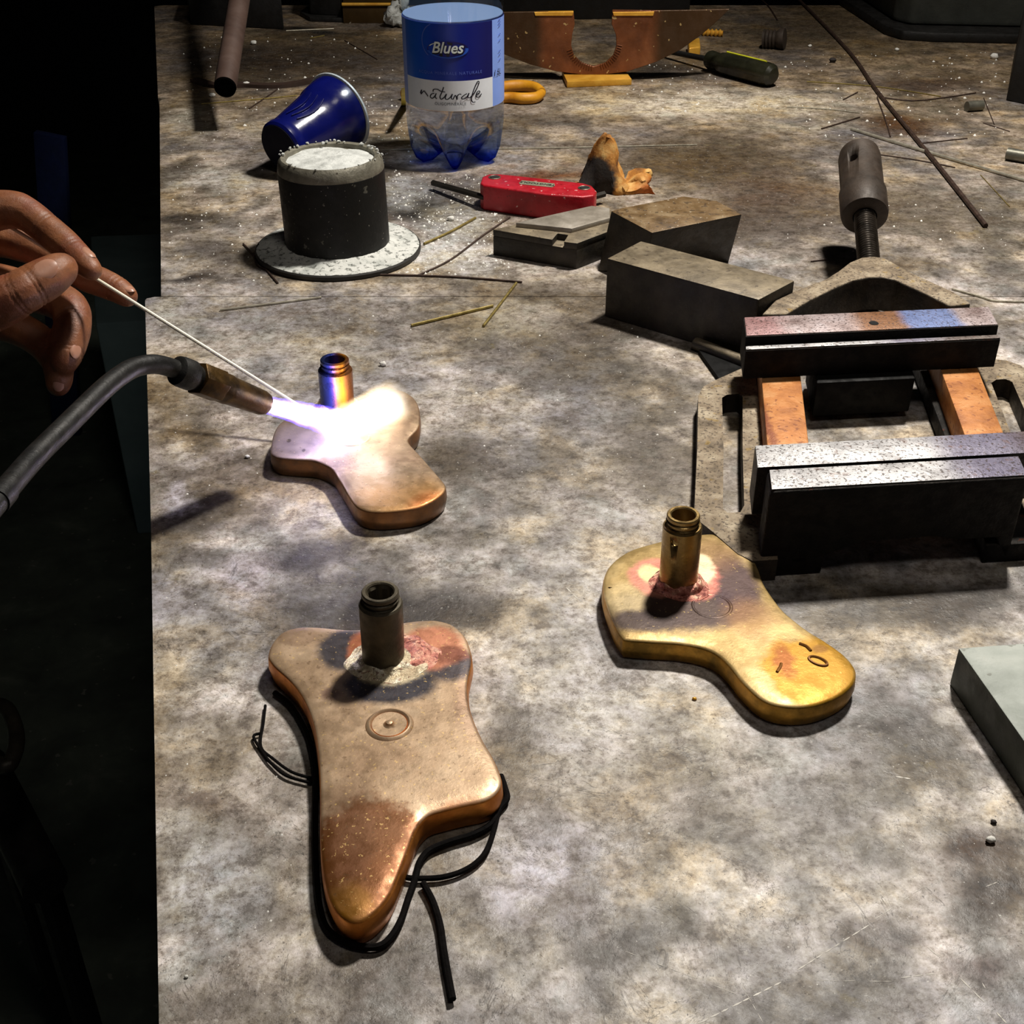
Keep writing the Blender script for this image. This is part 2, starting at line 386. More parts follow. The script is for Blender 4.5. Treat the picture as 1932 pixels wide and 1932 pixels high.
m_bench = M('stained_bench_plate', [], 40, (.42, .62), 0, .32, 420, spec=.5, attr='stain', extra=bench_extra, stretch=(1, 1, 1))
bench = thing('workbench', (0, .9, 0), 'large stained grey bench top plate, scorched brown in places, dusted with white flux', 'workbench')
def leftline(p, q):
    a, b = G(*p), G(*q); return lambda y: a.x+(b.x-a.x)*(y-a.y)/(b.y-a.y)
y1 = G(300, 560).y; y2 = G(300, 186).y; y3 = G(292, 10).y
def Lnear(y):
    a, b, c = G(274, 575), G(285, 1000), G(300, 1932)
    return (b.x+(a.x-b.x)*(y-b.y)/(a.y-b.y)) if y > b.y else (b.x+(c.x-b.x)*(y-b.y)/(c.y-b.y))
for L, a, b, x1, ny, nx, cr in ((Lnear, .12, y1, .9, 230, 330, .007), (leftline((304, 560), (301, 190)), y1+.0008, y2, 1.1, 130, 260, .012), (leftline((298, 180), (291, 12)), y2+.0008, y3, 1.3, 110, 220, .012)):
    g = bench_grid(L, a, b, x1, ny, nx, cr)
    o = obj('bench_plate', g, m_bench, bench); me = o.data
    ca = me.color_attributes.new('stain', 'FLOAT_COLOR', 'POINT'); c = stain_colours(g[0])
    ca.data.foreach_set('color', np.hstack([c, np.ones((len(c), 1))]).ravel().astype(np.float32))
m_dark = plain('dark_painted_steel', (30, 31, 32), .55)
for (x, y) in ((-.02, .25), (-.30, 1.5), (.75, .25), (.95, 1.7)):
    obj('leg', prism([(x, y), (x+.05, y), (x+.05, y+.05), (x, y+.05)], -.85, -.0285, .002), m_dark, bench)
obj('frame_rail', prism([(-.02, .22), (.85, .22), (1.0, 1.78), (-.34, 1.78)], -.07, -.0285, .002), m_dark, bench)
# room
m_floor = M('dark_concrete', [(.3, (62, 68, 60)), (.6, (92, 100, 88)), (.8, (128, 132, 120))], 12, (.6, .8), 0, .3, 120, specks=((60, .68, (140, 140, 130), .6),))
m_wall = M('dark_wall_paint', [(.3, (30, 32, 34)), (.7, (44, 46, 48))], 4, (.7, .8), 0, .1, 60)
def struct(name, geo, m): return tag(obj(name, geo, m, None, (0, 0, 0)), None, None, None, 'structure')
struct('floor', prism([(-3, -1.5), (3, -1.5), (3, 4.2), (-3, 4.2)], -.9, -.85), m_floor)
struct('wall_back', prism([(-3, 4.2), (3, 4.2), (3, 4.3), (-3, 4.3)], -.85, 2.2), m_wall)
struct('wall_left', prism([(-3.1, -1.5), (-3, -1.5), (-3, 4.2), (-3.1, 4.2)], -.85, 2.2), m_wall)
struct('wall_right', prism([(3, -1.5), (3.1, -1.5), (3.1, 4.2), (3, 4.2)], -.85, 2.2), m_wall)
struct('ceiling', prism([(-3.1, -1.5), (3.1, -1.5), (3.1, 4.3), (-3.1, 4.3)], 2.2, 2.3), m_wall)

# ================================================================== BRASS PLATES WITH SOCKETS
def blades(pxc, z, loc):  # px -> local coordinates
    p = G(pxc[0], pxc[1], z); return (p.x-loc.x, p.y-loc.y, z-loc.z)
def brass_mat(name, base, loc, z, spots, rough=(.3, .5), metal=.75, specks=(), walls=((168, 96, 34), (214, 140, 62), .85)):
    S = []
    for s in spots:
        (x, y, rx, ry, soft, rgb, st, amp) = s[:8]; c = G(x, y, z); d = proj((c.x, c.y, z))[2]
        k = d/FOC; sy = abs(G(x, y-10, z).y-G(x, y+10, z).y)/20
        S.append(((c.x-loc.x, c.y-loc.y, z-loc.z), (rx*k, ry*sy, .03), soft, rgb, st, amp, s[8] if len(s) > 8 else 0)+((1,) if len(s) > 9 else ()))
    return M(name, base, 55, rough, metal, .10, 420, spots=S, specks=specks, walls=walls)
def socket(parent, bpx, z, bR, sR, tpx, rR, mat, hexin, name='socket', hole=False, neck=.0055):
    """socket tube: body, shoulder, grooved neck, open bore; radii in pixels at their depth"""
    B = G(bpx[0], bpx[1], z); T = Yp(tpx[0], tpx[1], B.y); ax = (T-B); Lh = ax.length; ax.normalize()
    kb = proj(B)[2]/FOC; kt = proj(T)[2]/FOC; rb = bR*kb; rs = sR*kt; rn = rR*kt; L0 = Lh-neck; ri = rn*.72
    prof = [(rb, -.001), (rb, .002), (rb+(rs-rb)*.6, L0*.5), (rs, L0-.0008), (rs-.0006, L0), (rn-.0001, L0+.0001), (rn-.0006, L0+.0006), (rn-.0006, L0+neck*.35), (rn+.0002, L0+neck*.45), (rn-.0005, L0+neck*.55), (rn, L0+neck*.68), (rn, Lh-.0005), (rn-.0004, Lh), (ri+.0005, Lh), (ri, Lh-.0006)]
    k0 = len(prof); prof += [(ri, Lh-.001), (ri*.97, Lh-.0022), (ri*.97, Lh-.016), (ri*.2, Lh-.018)]
    def fn(i, a, r, h):
        if hexin and i > k0:
            s = math.pi/3; b = (a+.3) % s-s/2; r = r*.93*math.cos(s/2)/math.cos(b)/.93 if i < len(prof)-1 else r
        return r, h
    g = lathe(prof, B, ax, 60, fn)
    o = obj(name, g, mat, parent, sharp=30)
    return B, T, ax, rb
def fillet(parent, B, ax, rb, width, mat, name='solder_joint', seed=1, lumps=.3, off=(0, 0), h0=.0016):
    rs = random.Random(seed); ph = [rs.uniform(0, 6.28) for _ in range(6)]
    def fn(i, a, r, h):
        w_ = 1+lumps*(math.sin(2*a+ph[0])*.5+math.sin(3*a+ph[1])*.35+math.sin(5*a+ph[2])*.25+math.sin(11*a+ph[3])*.12)
        rr = rb*.9+(r-rb*.9)*w_; return max(rb*.85, rr), h*(1+.5*math.sin(7*a+ph[4]+i)*.4)
    W = width
    prof = [(rb*.92, h0*1.9), (rb+.0006, h0*1.7), (rb+.0014, h0), (rb+W*.3, h0*.75), (rb+W*.45, h0*.55), (rb+W*.6, h0*.6), (rb+W*.8, h0*.34), (rb+W*.95, h0*.3), (rb+W, -.0006)]
    return obj(name, lathe(prof, B+Vector((off[0], off[1], 0)), (0, 0, 1), 72, fn), mat, parent, sharp=60)
m_silver = M('silver_solder', [(.3, (150, 128, 100)), (.5, (205, 190, 160)), (.7, (240, 232, 214))], 160, (.25, .45), .6, .6, 700, specks=((500, .6, (120, 74, 54), .7),))
m_pink = M('flux_pink_copper', [(.3, (120, 60, 48)), (.48, (190, 120, 104)), (.62, (224, 178, 150)), (.8, (236, 216, 180))], 150, (.3, .5), .45, .6, 600, specks=((420, .6, (110, 48, 44), .8),))
m_sock_dark = M('sooty_socket_metal', [(.35, (64, 58, 46)), (.65, (92, 84, 68))], 90, (.4, .55), .5, .15, 500)
m_sock_brass = M('turned_brass', [(.35, (132, 108, 66)), (.65, (170, 142, 92))], 90, (.25, .4), .8, .1, 500)
# --- plate at lower left
ZB = .013
pB = [(509.3,1232.6),(516,1212),(534.4,1191.5),(564,1182.4),(600.6,1182.4),(632.6,1185.5),(669,1187),(724,1182),(765,1173),(797,1169.6),(824,1169.6),(851.6,1177.8),(872,1196),(882.7,1219),(887,1246),(879,1287),(881,1324),(890,1356),(906,1392),(924.6,1424),(937.4,1451.6),(943,1474.5),(934,1493),(911,1506.4),(870,1515.5),(833.4,1524.7),(806,1533.8),(788,1552),(776.3,1575),(765,1607),(751,1643),(735,1680),(719.3,1703),(696.4,1725),(669,1734.6),(646,1723),(628,1698),(616.6,1661.6),(610,1616),(607.5,1566),(607.5,1506),(606.5,1461),(603,1415),(596,1369.5),(582.4,1328.4),(564,1296.5),(543.6,1273.6),(523,1255.4),(512,1242)]
lB = G(730, 1430); rootB = thing('brass_plate', (lB.x, lB.y, 0), 'tall curved brass plate with dark socket, lying on black cord at lower left', 'metal plate', )
mB = brass_mat('brass_lower_left', [(.3, (146, 120, 92)), (.5, (180, 152, 122)), (.7, (200, 174, 144))], Vector((lB.x, lB.y, 0)), ZB, [
  (690, 1640, 150, 150, .22, (116, 66, 18), .97, .020), (650, 1700, 60, 50, .5, (150, 104, 16), .6, .012), (880, 1560, 90, 60, .5, (176, 96, 30), .9, .004), (640, 1600, 80, 160, .6, (84, 48, 20), .6, .012), (700, 1560, 90, 60, .7, (120, 82, 52), .5, .016),
  (720, 1440, 120, 50, .8, (140, 110, 82), .5, .014), (655, 1225, 62, 46, .30, (34, 36, 48), .93, .004, 0), (735, 1290, 100, 44, .28, (36, 38, 52), .95, .006, 4), (850, 1255, 52, 36, .35, (40, 40, 54), .9, .006),
  (625, 1310, 26, 16, .6, (96, 66, 60), .7, .004), (815, 1222, 70, 46, .3, (196, 128, 96), .95, .008, 0), (850, 1235, 40, 22, .5, (112, 60, 44), .8, .01),
  (690, 1225, 40, 40, .3, (176, 104, 66), .9, .005), (735, 1265, 72, 32, .35, (226, 208, 170), .95, .006), (890, 1330, 40, 70, .5, (120, 86, 70), .5, .006), (560, 1200, 40, 22, .2, (150, 122, 96), .6, .002)],
  rough=(.36, .52), metal=.45, specks=((650, .66, (226, 190, 120), .5), (500, .66, (90, 64, 36), .45)))
obj('plate_body', cast_plate(pB, ZB, .0022), mB, rootB, sharp=50)
B, T, ax, rb = socket(rootB, (724, 1246), ZB, 39.5, 42, (717, 1115), 35.5, m_sock_dark, True)
fillet(rootB, B, ax, rb, .0075, m_silver, seed=3, off=(.0012, -.0008))
fillet(rootB, B+Vector((.010, .004, 0)), ax, rb*.9, .0055, m_pink, name='copper_flux_crust', seed=9, h0=.0009)
c = G(735, 1369, ZB); k = proj(c)[2]/FOC
c = c+Vector((0, 0, .0004)); obj('cast_ring', lathe([(32*k, -.0002), (35.5*k, .0006), (38.5*k, .0011), (42*k, .0008), (47*k, -.0003)], c, n=56, cap=False), mB, rootB)
obj('cast_ring_boss', lathe([(34*k, -.0003), (33*k, .0005), (20*k, .0004), (12*k, .0003), (9*k, .0007), (6*k, .0015), (2*k, .0017)], c, n=40), mB, rootB)
# --- plate at upper left, under the flame
pA = [(513,849),(514.7,833),(519,815),(528,799),(545,787),(570,777),(605,770),(645,763),(683,750),(709,739.8),(748,734.6),(773.6,745),(786.5,763),(789.6,786),(786,806),(770,824),(769,834),(784,851),(804.6,874),(822.8,895),(835.7,910.6),(838,921),(830.5,931.3),(812.4,944),(786.5,954.6),(747.7,960.6),(709,962.4),(683,957),(667.4,944),(652,918.4),(639,897.7),(628.6,882),(610.5,871.8),(589.8,865.3),(553.6,862.8),(527.7,860),(516,855)]
ZA = .0125; lA = G(680, 850); rootA = thing('brass_plate', (lA.x, lA.y, 0), 'short curved brass plate being brazed in the torch flame, upper left', 'metal plate')
mA = brass_mat('brass_under_flame', [(.3, (118, 96, 78)), (.5, (156, 130, 104)), (.7, (182, 156, 126))], Vector((lA.x, lA.y, 0)), ZA, [
  (760, 935, 110, 46, .5, (176, 130, 72), .75, .008), (560, 830, 80, 50, .6, (120, 112, 120), .7, .006), (690, 905, 60, 24, .7, (130, 104, 66), .6, .010), (820, 960, 60, 40, .5, (180, 104, 46), .8, .005),
  (545, 832, 5, 4, .4, (70, 60, 56), .8, .001), (573, 850, 4, 3, .4, (70, 60, 56), .8, .001), (760, 900, 60, 30, .7, (150, 130, 104), .5, .01)], rough=(.34, .5), metal=.5, specks=((700, .68, (226, 200, 150), .4), (500, .66, (90, 72, 50), .4)), walls=((104, 80, 62), (160, 112, 70), .6))
obj('plate_body', cast_plate(pA, ZA, .0019), mA, rootA, sharp=50)
m_sockA = M('heat_tinted_socket', [(.35, (150, 92, 44)), (.65, (196, 128, 60))], 80, (.25, .4), .85, .1, 500, spots=[])
def heat_extra(t, tc, vec, n, colr):
    sp = t.new('ShaderNodeSeparateXYZ'); t.link(tc, sp.inputs[0]); x = t.math('ADD', sp.outputs[0], t.math('MULTIPLY', n, .004))
    f = t.rng(x, -.0215+.002, -.008+.002, 0, 1, False)
    r = t.ramp(f, [(0, c4((52, 62, 104))), (.3, c4((70, 84, 190))), (.48, c4((120, 84, 130))), (.62, c4((176, 100, 60))), (.85, c4((206, 134, 40))), (1, c4((140, 88, 50)))]); return r
m_sockA = M('heat_tinted_socket_blue', [(.35, (150, 92, 44)), (.65, (196, 128, 60))], 80, (.25, .4), .8, .1, 500, extra=heat_extra)
B, T, ax, rbA = socket(rootA, (637, 768), ZA, 31.5, 32.5, (631, 677), 27, m_sockA, False, neck=.006)
fillet(rootA, B, ax, rbA, .004, m_silver, seed=5, h0=.0022)
cA = B.copy()
c = G(665, 826, ZA); k = proj(c)[2]/FOC
obj('cast_ring', lathe([(28*k, .0002), (32*k, .0007), (34*k, .0007), (38*k, .0002)], c, n=48, cap=False), mA, rootA)
# --- plate at right
ZC = .0115
pC = [(1141,1106),(1142,1091),(1151.4,1069),(1170,1050.5),(1198,1035),(1241.5,1022.5),(1279,1013),(1316,1008.5),(1344,1007),(1372,1013),(1396.8,1028.7),(1415.5,1047),(1428,1072),(1437,1097),(1452.7,1122),(1474.5,1150),(1499.3,1171.6),(1524,1190),(1555,1209),(1589.4,1233.7),(1608,1255.5),(1611.7,1271),(1605,1289.6),(1583,1308),(1546,1324),(1508.6,1330),(1468,1327),(1437,1314.5),(1406,1286.5),(1378,1252.3),(1353.3,1230.6),(1322.3,1218),(1278.8,1210.4),(1229,1207.3),(1185.6,1204),(1176,1199.5),(1160.8,1174.7),(1148.3,1143.6),(1142,1122)]
lC = G(1370, 1180); rootC = thing('brass_plate', (lC.x, lC.y, 0), 'golden curved brass plate beside the black vise, bright pitted toe at right', 'metal plate')
mC = brass_mat('brass_right', [(.3, (142, 116, 66)), (.5, (176, 148, 94)), (.7, (194, 168, 116))], Vector((lC.x, lC.y, 0)), ZC, [
  (1290, 1150, 170, 46, .4, (66, 50, 50), .95, .010), (1385, 1105, 56, 70, .45, (70, 50, 54), .95, .006), (1340, 1050, 70, 40, .7, (136, 100, 70), .6, .008), (1420, 1170, 70, 50, .6, (150, 110, 70), .6, .008),
  (1180, 1130, 46, 36, .4, (208, 186, 140), .6, .004), (1215, 1172, 80, 24, .4, (70, 56, 52), .95, .006), (1245, 1090, 66, 40, .22, (206, 136, 116), .96, .007), (1300, 1090, 64, 46, .25, (200, 120, 104), .95, .008), (1325, 1075, 26, 34, .35, (236, 214, 176), .9, .006), (1225, 1083, 24, 20, .35, (232, 212, 158), .95, .005),
  (1530, 1265, 96, 74, .2, (170, 124, 24), .97, .010), (1478, 1248, 26, 40, .6, (142, 76, 14), .9, .010), (1490, 1205, 26, 12, .5, (110, 80, 30), .85, .006), (1545, 1225, 20, 10, .5, (120, 76, 16), .7, .004), (1490, 1195, 60, 22, .6, (210, 180, 120), .6, .006)], rough=(.38, .54), metal=.45, walls=((118, 92, 38), (200, 150, 62), .8), specks=((800, .68, (220, 190, 110), .4), (500, .70, (90, 60, 20), .4)))
obj('plate_body', cast_plate(pC, ZC, .0019), mC, rootC, sharp=50)
# stamped zero and short strokes in the toe
m_stamp = plain('stamped_shadow_brass', (138, 88, 24), .5, .4)
def ringlet(c, a, b, rad, rot, z):
    P = []
    for k in range(24):
        t = 2*math.pi*k/24; x, y = a*math.cos(t), b*math.sin(t); P.append((c.x+x*math.cos(rot)-y*math.sin(rot), c.y+x*math.sin(rot)+y*math.cos(rot), z))
    P.append(P[0]); P.append(P[1]); return tube(P, rad, 6)
obj('stamped_numeral', ringlet(G(1543, 1249, ZC), .0040, .0023, .0007, R(-38), ZC+.0004), m_stamp, rootC)
for a, b in (((1508, 1214), (1530, 1228)), ((1466, 1268), (1474, 1252))):
    obj('stamped_stroke', tube(spline([G(*a, ZC+.0005), (G(*a, ZC+.0005)+G(*b, ZC+.0005))/2+Vector((.0006, .0006, 0)), G(*b, ZC+.0005)], 4), .0007, 6), m_stamp, rootC)
B, T, ax, rb = socket(rootC, (1279, 1102), ZC, 36, 37.3, (1289.7, 970), 31.5, m_sock_brass, False)
socC = [o for o in rootC.children if o.name.startswith('socket')][0]
# set-screw hole drilled in the socket wall
hp = B+ax*((T-B).length*.72); hd = Vector((-.5, -.86, 0)).normalized()
cut = obj('cutter', tube([hp+hd*.004, hp+hd*.02], .0019, 20), m_stamp, None, (0, 0, 0))
md = socC.modifiers.new('hole', 'BOOLEAN'); md.operation = 'DIFFERENCE'; md.object = cut; md.solver = 'EXACT'
dg = bpy.context.evaluated_depsgraph_get(); nm = bpy.data.meshes.new_from_object(socC.evaluated_get(dg)); socC.modifiers.clear(); socC.data = nm
bpy.data.objects.remove(cut)
fillet(rootC, B, ax, rb, .0048, m_pink, seed=12, off=(.0006, -.001), h0=.0022)
c = G(1343, 1145, ZC); k = proj(c)[2]/FOC
obj('cast_ring', lathe([(31*k, .0002), (35*k, .0008), (37*k, .0008), (41*k, .0002)], c, n=48, cap=False), mC, rootC)

# ================================================================== CORD UNDER THE LOWER PLATE
m_cord = M('black_cord', [(.3, (5, 4, 4)), (.7, (14, 10, 9))], 200, (.8, .9), 0, .3, 900, spec=.1, stretch=(1, 1, 1))
def zc(pts): return [(280+x*.48235, 1000+y*.48235) for x, y in pts]
cordroot = thing('tying_cord', tuple(G(700, 1700)), 'black cord looped on the bench around the lower left brass plate', 'cord')
for pts, r in (([(495,645),(560,700),(618,800),(645,900),(655,1000),(652,1150),(655,1300),(665,1450),(690,1550),(740,1605),(820,1637),(900,1638),(950,1600),(990,1530),(1020,1440),(1045,1370),(1060,1310),(1100,1262),(1180,1228),(1270,1200),(1340,1160),(1372,1100),(1402,1060),(1392,1010),(1378,970)], .00125),
               ([(1370,1100),(1352,1180),(1322,1260),(1280,1310),(1220,1345),(1150,1365),(1080,1370),(1020,1368),(985,1355)], .00100),
               ([(1075,1390),(1112,1460),(1140,1550),(1155,1650),(1172,1750),(1190,1845)], .00125),
               ([(458,690),(450,760),(440,850),(490,900),(560,950),(640,975)], .0006), ([(438,800),(412,812),(440,862),(480,915),(540,965),(640,994)], .0006)):
    obj('cord_strand', tube([p+Vector((0, 0, r*.95)) for p in spline([G(x, y, .001) for x, y in zc(pts)], 6)], r, 8), m_cord, cordroot)

# ================================================================== TORCH, FLAME, FILLER ROD
m_blk = M('blackened_steel', [(.35, (22, 22, 22)), (.6, (38, 37, 35)), (.8, (58, 56, 54))], 60, (.42, .55), .4, .2, 600)
m_nut = M('worn_dark_brass', [(.35, (58, 44, 26)), (.65, (104, 78, 40))], 90, (.3, .45), .7, .15, 500)
impact = G(652, 803, ZA+.004); tip = D(500, 762, .635)
torch = thing('torch', tuple(D(190, 735, .56)), 'dark bent brazing torch tube with brass nozzle, flame at its tip', 'torch')
tp = [D(-40, 985, .43), D(0, 938, .45), D(60, 868, .48), D(120, 808, .505), D(190, 739, .535), D(225, 710, .55), D(255, 693, .562), D(290, 687, .572), D(320, 693, .582), D(345, 702, .59)]
tp = spline(tp, 6); rad = [.5*proj(p)[2]/FOC*42*(1 if i < 2 else 1) for i, p in enumerate(tp)]
rr = [.0046]*len(tp)
obj('gas_tube', tube(tp, rr, 20), m_blk, torch)
obj('tube_collar', tube([tp[5], tp[6], tp[7]], .0052, 20), m_blk, torch)
def axpt(a, b, t): return a+(b-a)*t
n0, n1 = D(330, 697, .585), tip
dirn = (n1-n0).normalized(); Ln = (n1-n0).length
def hexlathe(prof, n=6):
    return lathe(prof, n0, dirn, n)
obj('ferrule', lathe([(.0048, 0), (.0072, .0015), (.0076, .004), (.0076, .010), (.0062, .0125), (.006, .016)], n0, dirn, 28), m_blk, torch)
obj('hex_nut', bevel(lathe([(.0088, .014), (.0088, .029)], n0, dirn, 6), .0006), m_nut, torch, sharp=25)
obj('nozzle', lathe([(.0076, .0285), (.0078, .034), (.0074, .036), (.0066, Ln-.003), (.0058, Ln), (.0044, Ln), (.0042, Ln-.008)], n0, dirn, 28), m_nut, torch)
# flame: emitting gas, no surface
def flame_mat(name, L, r0, r1, core, edge, strength, pw=1.6, fade=(0., .08, .8, 1.)):
    m = bpy.data.materials.new(name); t = NT(m); out = t.new('ShaderNodeOutputMaterial')
    tc = t.new('ShaderNodeTexCoord').outputs['Object']
    nz = t.noise(tc, 130, 3, .6, 0, True); sub = t.new('ShaderNodeVectorMath', operation='SUBTRACT'); t.link(nz, sub.inputs[0]); sub.inputs[1].default_value = (.5, .5, .5)
    sc_ = t.new('ShaderNodeVectorMath', operation='SCALE'); t.link(sub.outputs[0], sc_.inputs[0]); sc_.inputs['Scale'].default_value = .0035
    ad = t.new('ShaderNodeVectorMath', operation='ADD'); t.link(tc, ad.inputs[0]); t.link(sc_.outputs[0], ad.inputs[1])
    sp = t.new('ShaderNodeSeparateXYZ'); t.link(ad.outputs[0], sp.inputs[0])
    u = t.math('DIVIDE', sp.outputs[0], L); d = t.math('SQRT', t.math('ADD', t.math('POWER', sp.outputs[1], 2.), t.math('POWER', sp.outputs[2], 2.)))
    r = t.math('ADD', r0, t.math('MULTIPLY', u, r1-r0)); q = t.math('SUBTRACT', 1., t.math('DIVIDE', d, r), True)
    a = t.rng(u, fade[0], fade[1], 0, 1); b = t.rng(u, fade[2], fade[3], 1, 0)
    f = t.math('MULTIPLY', t.math('MULTIPLY', a, b), t.math('POWER', q, pw))
    col = t.ramp(q, [(0, (*edge, 1)), (.22, (*edge, 1)), (.6, (*core, 1))])
    em = t.new('ShaderNodeEmission'); t.link(col, em.inputs[0]); t.link(t.math('MULTIPLY', f, strength), em.inputs[1]); t.link(em.outputs[0], out.inputs['Volume'])
    return m
flame = thing('torch_flame', tuple(tip), 'blinding white and violet flame jet splashing against the dark socket base', 'flame')
def flame_part(name, a, b, r0, r1, core, edge, st, **k):
    L = (b-a).length; m = flame_mat(name+'_gas', L, r0, r1, core, edge, st, **k)
    g = lathe([(r0*1.05, -.002), (r0*1.05, 0), (r1*1.05, L), (r1*.9, L+.003)], (0, 0, 0), (0, 0, 1), 20)
    me = bpy.data.meshes.new(name); Rm = Matrix.Rotation(math.pi/2, 4, 'Y'); me.from_pydata([tuple(Rm @ v) for v in g[0]], [], g[1]); me.materials.append(m)
    o = bpy.data.objects.new(name, me); COL.objects.link(o); o.parent = flame; o.location = a-Vector(flame.location)
    o.rotation_euler = (b-a).to_track_quat('X', 'Z').to_euler(); return o
jd = (impact-tip).normalized()
flame_part('flame_jet', tip-jd*.001, impact+jd*.004, .0046, .0096, (1, .97, 1), (.12, .07, 1), 1500, pw=.75, fade=(-.02, .01, .9, 1.04))
pl_end = G(768, 752, ZA+.008)
flame_part('flame_plume', impact-(pl_end-impact)*.38+Vector((0, 0, .001)), pl_end, .0105, .0150, (1, .97, .88), (1, .74, .42), 350, pw=.95, fade=(0., .2, .66, 1.))
flame_part('flame_splash', G(608, 795, ZA+.004), G(702, 806, ZA+.004), .0075, .0085, (1, .97, .98), (.5, .36, 1), 130, pw=1.6, fade=(0., .3, .6, 1.))
fl_o.location = G(690, 790, ZA+.018)
# filler rod
m_rod = M('bare_filler_rod', [(.4, (232, 226, 204)), (.6, (240, 234, 214))], 8, (.4, .45), .3, 0)
rodB = G(587, 780, ZA+.004); rodA = D(178, 524, .697)
dr = (rodA-rodB)
rod = [rodB, rodB+dr*.33, rodB+dr*.66, rodA, D(100, 478, .707), D(40, 441, .708), D(-60, 380, .712)]
single('filler_rod', tube([p for p in spline(rod, 6)], .00105, 10), m_rod, tuple(rodB), 'thin pale filler rod held in the hand, its end in the flame', 'rod')

# ================================================================== HAND
def zh(x, y): return (x*.2588, 340+y*.2588)
def chain(pts, n=7):
    """pts: (zoom x, zoom y, depth, radius m)"""
    P = [D(*zh(x, y), d) for x, y, d, r in pts]; rs = [p[3] for p in pts]; sp = spline(P, n); out = []
    for i, p in enumerate(sp):
        t = i/n; k = min(int(t), len(rs)-2); f = t-k; out.append((p, rs[k]*(1-f)+rs[k+1]*f))
    return out
index = [(-420,420,.70,0.0152),(-200,270,.70,0.0137),(-60,225,.70,0.0120),(100,215,.70,0.0109),(200,250,.70,0.0100),(330,350,.698,0.0095),(450,450,.695,0.0093),(530,520,.692,0.0085),(610,600,.688,0.0078),(668,655,.685,0.0061)]
thumb = [(-500,1050,.67,0.0193),(-300,980,.66,0.0171),(-120,930,.655,0.0149),(20,885,.652,0.0134),(140,825,.652,0.0121),(240,770,.655,0.0119),(340,715,.658,0.0114),(420,665,.662,0.0101),(462,640,.665,0.0081)]
middle = [(-380,520,.735,0.0144),(-80,420,.735,0.0121),(200,480,.735,0.0106),(420,590,.735,0.0099),(600,690,.732,0.0094),(740,745,.730,0.0090),(850,795,.728,0.0083),(925,845,.726,0.0067)]
ring_f = [(-420,800,.72,0.0169),(-120,760,.725,0.0140),(150,800,.725,0.0125),(360,850,.722,0.0118),(500,930,.716,0.0115),(530,1040,.710,0.0112),(505,1160,.706,0.0110),(480,1260,.703,0.0100),(465,1330,.702,0.0077)]
little = [(-420,950,.72,0.0144),(-100,1000,.715,0.0121),(130,1080,.712,0.0103),(300,1180,.710,0.0098),(400,1300,.708,0.0092),(430,1400,.708,0.0087),(425,1490,.708,0.0071)]
palm = [(-420,420,.70,.0135),(-460,620,.71,.017),(-480,800,.715,.0185),(-480,980,.70,.018),(-560,1000,.69,.019)]
palm2 = [(-420,520,.735,.013),(-430,800,.72,.016),(-760,800,.71,.0215),(-1100,880,.70,.0255)]
webb = [(-330,900,.675,.012),(-360,700,.69,.013),(-300,560,.70,.012)]
wrist = [(-700,760,.70,.022),(-1000,860,.70,.0265),(-1300,950,.70,.0275)]
allv = ([], [])
for ch in (index, thumb, middle, ring_f, little, palm, palm2, webb, wrist):
    for p, r in chain(ch, 8):
        allv = join(allv, blob(p, (r, r, r), 12, 0))
person = thing('person', tuple(D(*zh(0, 700), .69)), 'person at left edge, one bare hand pinching the pale filler rod', 'person')
me = bpy.data.meshes.new('h'); me.from_pydata([tuple(v) for v in allv[0]], [], allv[1]); ho = bpy.data.objects.new('h', me); COL.objects.link(ho)
rm = ho.modifiers.new('r', 'REMESH'); rm.mode = 'VOXEL'; rm.voxel_size = .0011
sm = ho.modifiers.new('s', 'SMOOTH'); sm.factor = .5; sm.iterations = 9
dg = bpy.context.evaluated_depsgraph_get(); me2 = bpy.data.meshes.new_from_object(ho.evaluated_get(dg))
HV = [v.co.copy() for v in me2.vertices]; HF = [tuple(p.vertices) for p in me2.polygons]; bpy.data.objects.remove(ho)
# joint creases pressed into thumb and index
def crease(V, c, nrm, wid, dep, reach):
    for i, v in enumerate(V):
        q = v-c
        if q.length < reach:
            s = abs(q.dot(nrm))
            if s < wid: V[i] = v-(q-nrm*q.dot(nrm)).normalized()*dep*(1+math.cos(math.pi*s/wid))/2
for ch, ks in ((thumb, (4, 5)), (index, (5, 7)), (middle, (4, 6)), (ring_f, (5, 7)), (little, (4,))):
    for k in ks:
        a, b = D(*zh(*ch[k][:2]), ch[k][2]), D(*zh(*ch[k-1][:2]), ch[k-1][2])
        for o_ in (-.0011, .0011): crease(HV, a+(a-b).normalized()*o_, (a-b).normalized(), .0009, .0006, ch[k][3]*1.4)
def skin_extra(t, tc, vec, n, colr):
    s = t.noise(vec, 45, 5, .6); colr = t.mix(t.rng(s, .45, .7, 0, .6), colr, c4((120, 60, 44)))
    s = t.noise(vec, 160, 5, .7); return t.mix(t.rng(s, .5, .75, 0, .5), colr, c4((84, 58, 44)))
m_skin = M('workworn_skin', [(.3, (106, 62, 38)), (.6, (136, 86, 54)), (.8, (148, 98, 66))], 60, (.42, .55), 0, .3, 700, extra=skin_extra)
hand = obj('hand', (HV, HF), m_skin, person, sharp=180)
m_nail = plain('finger_nail', (176, 128, 104), .35)
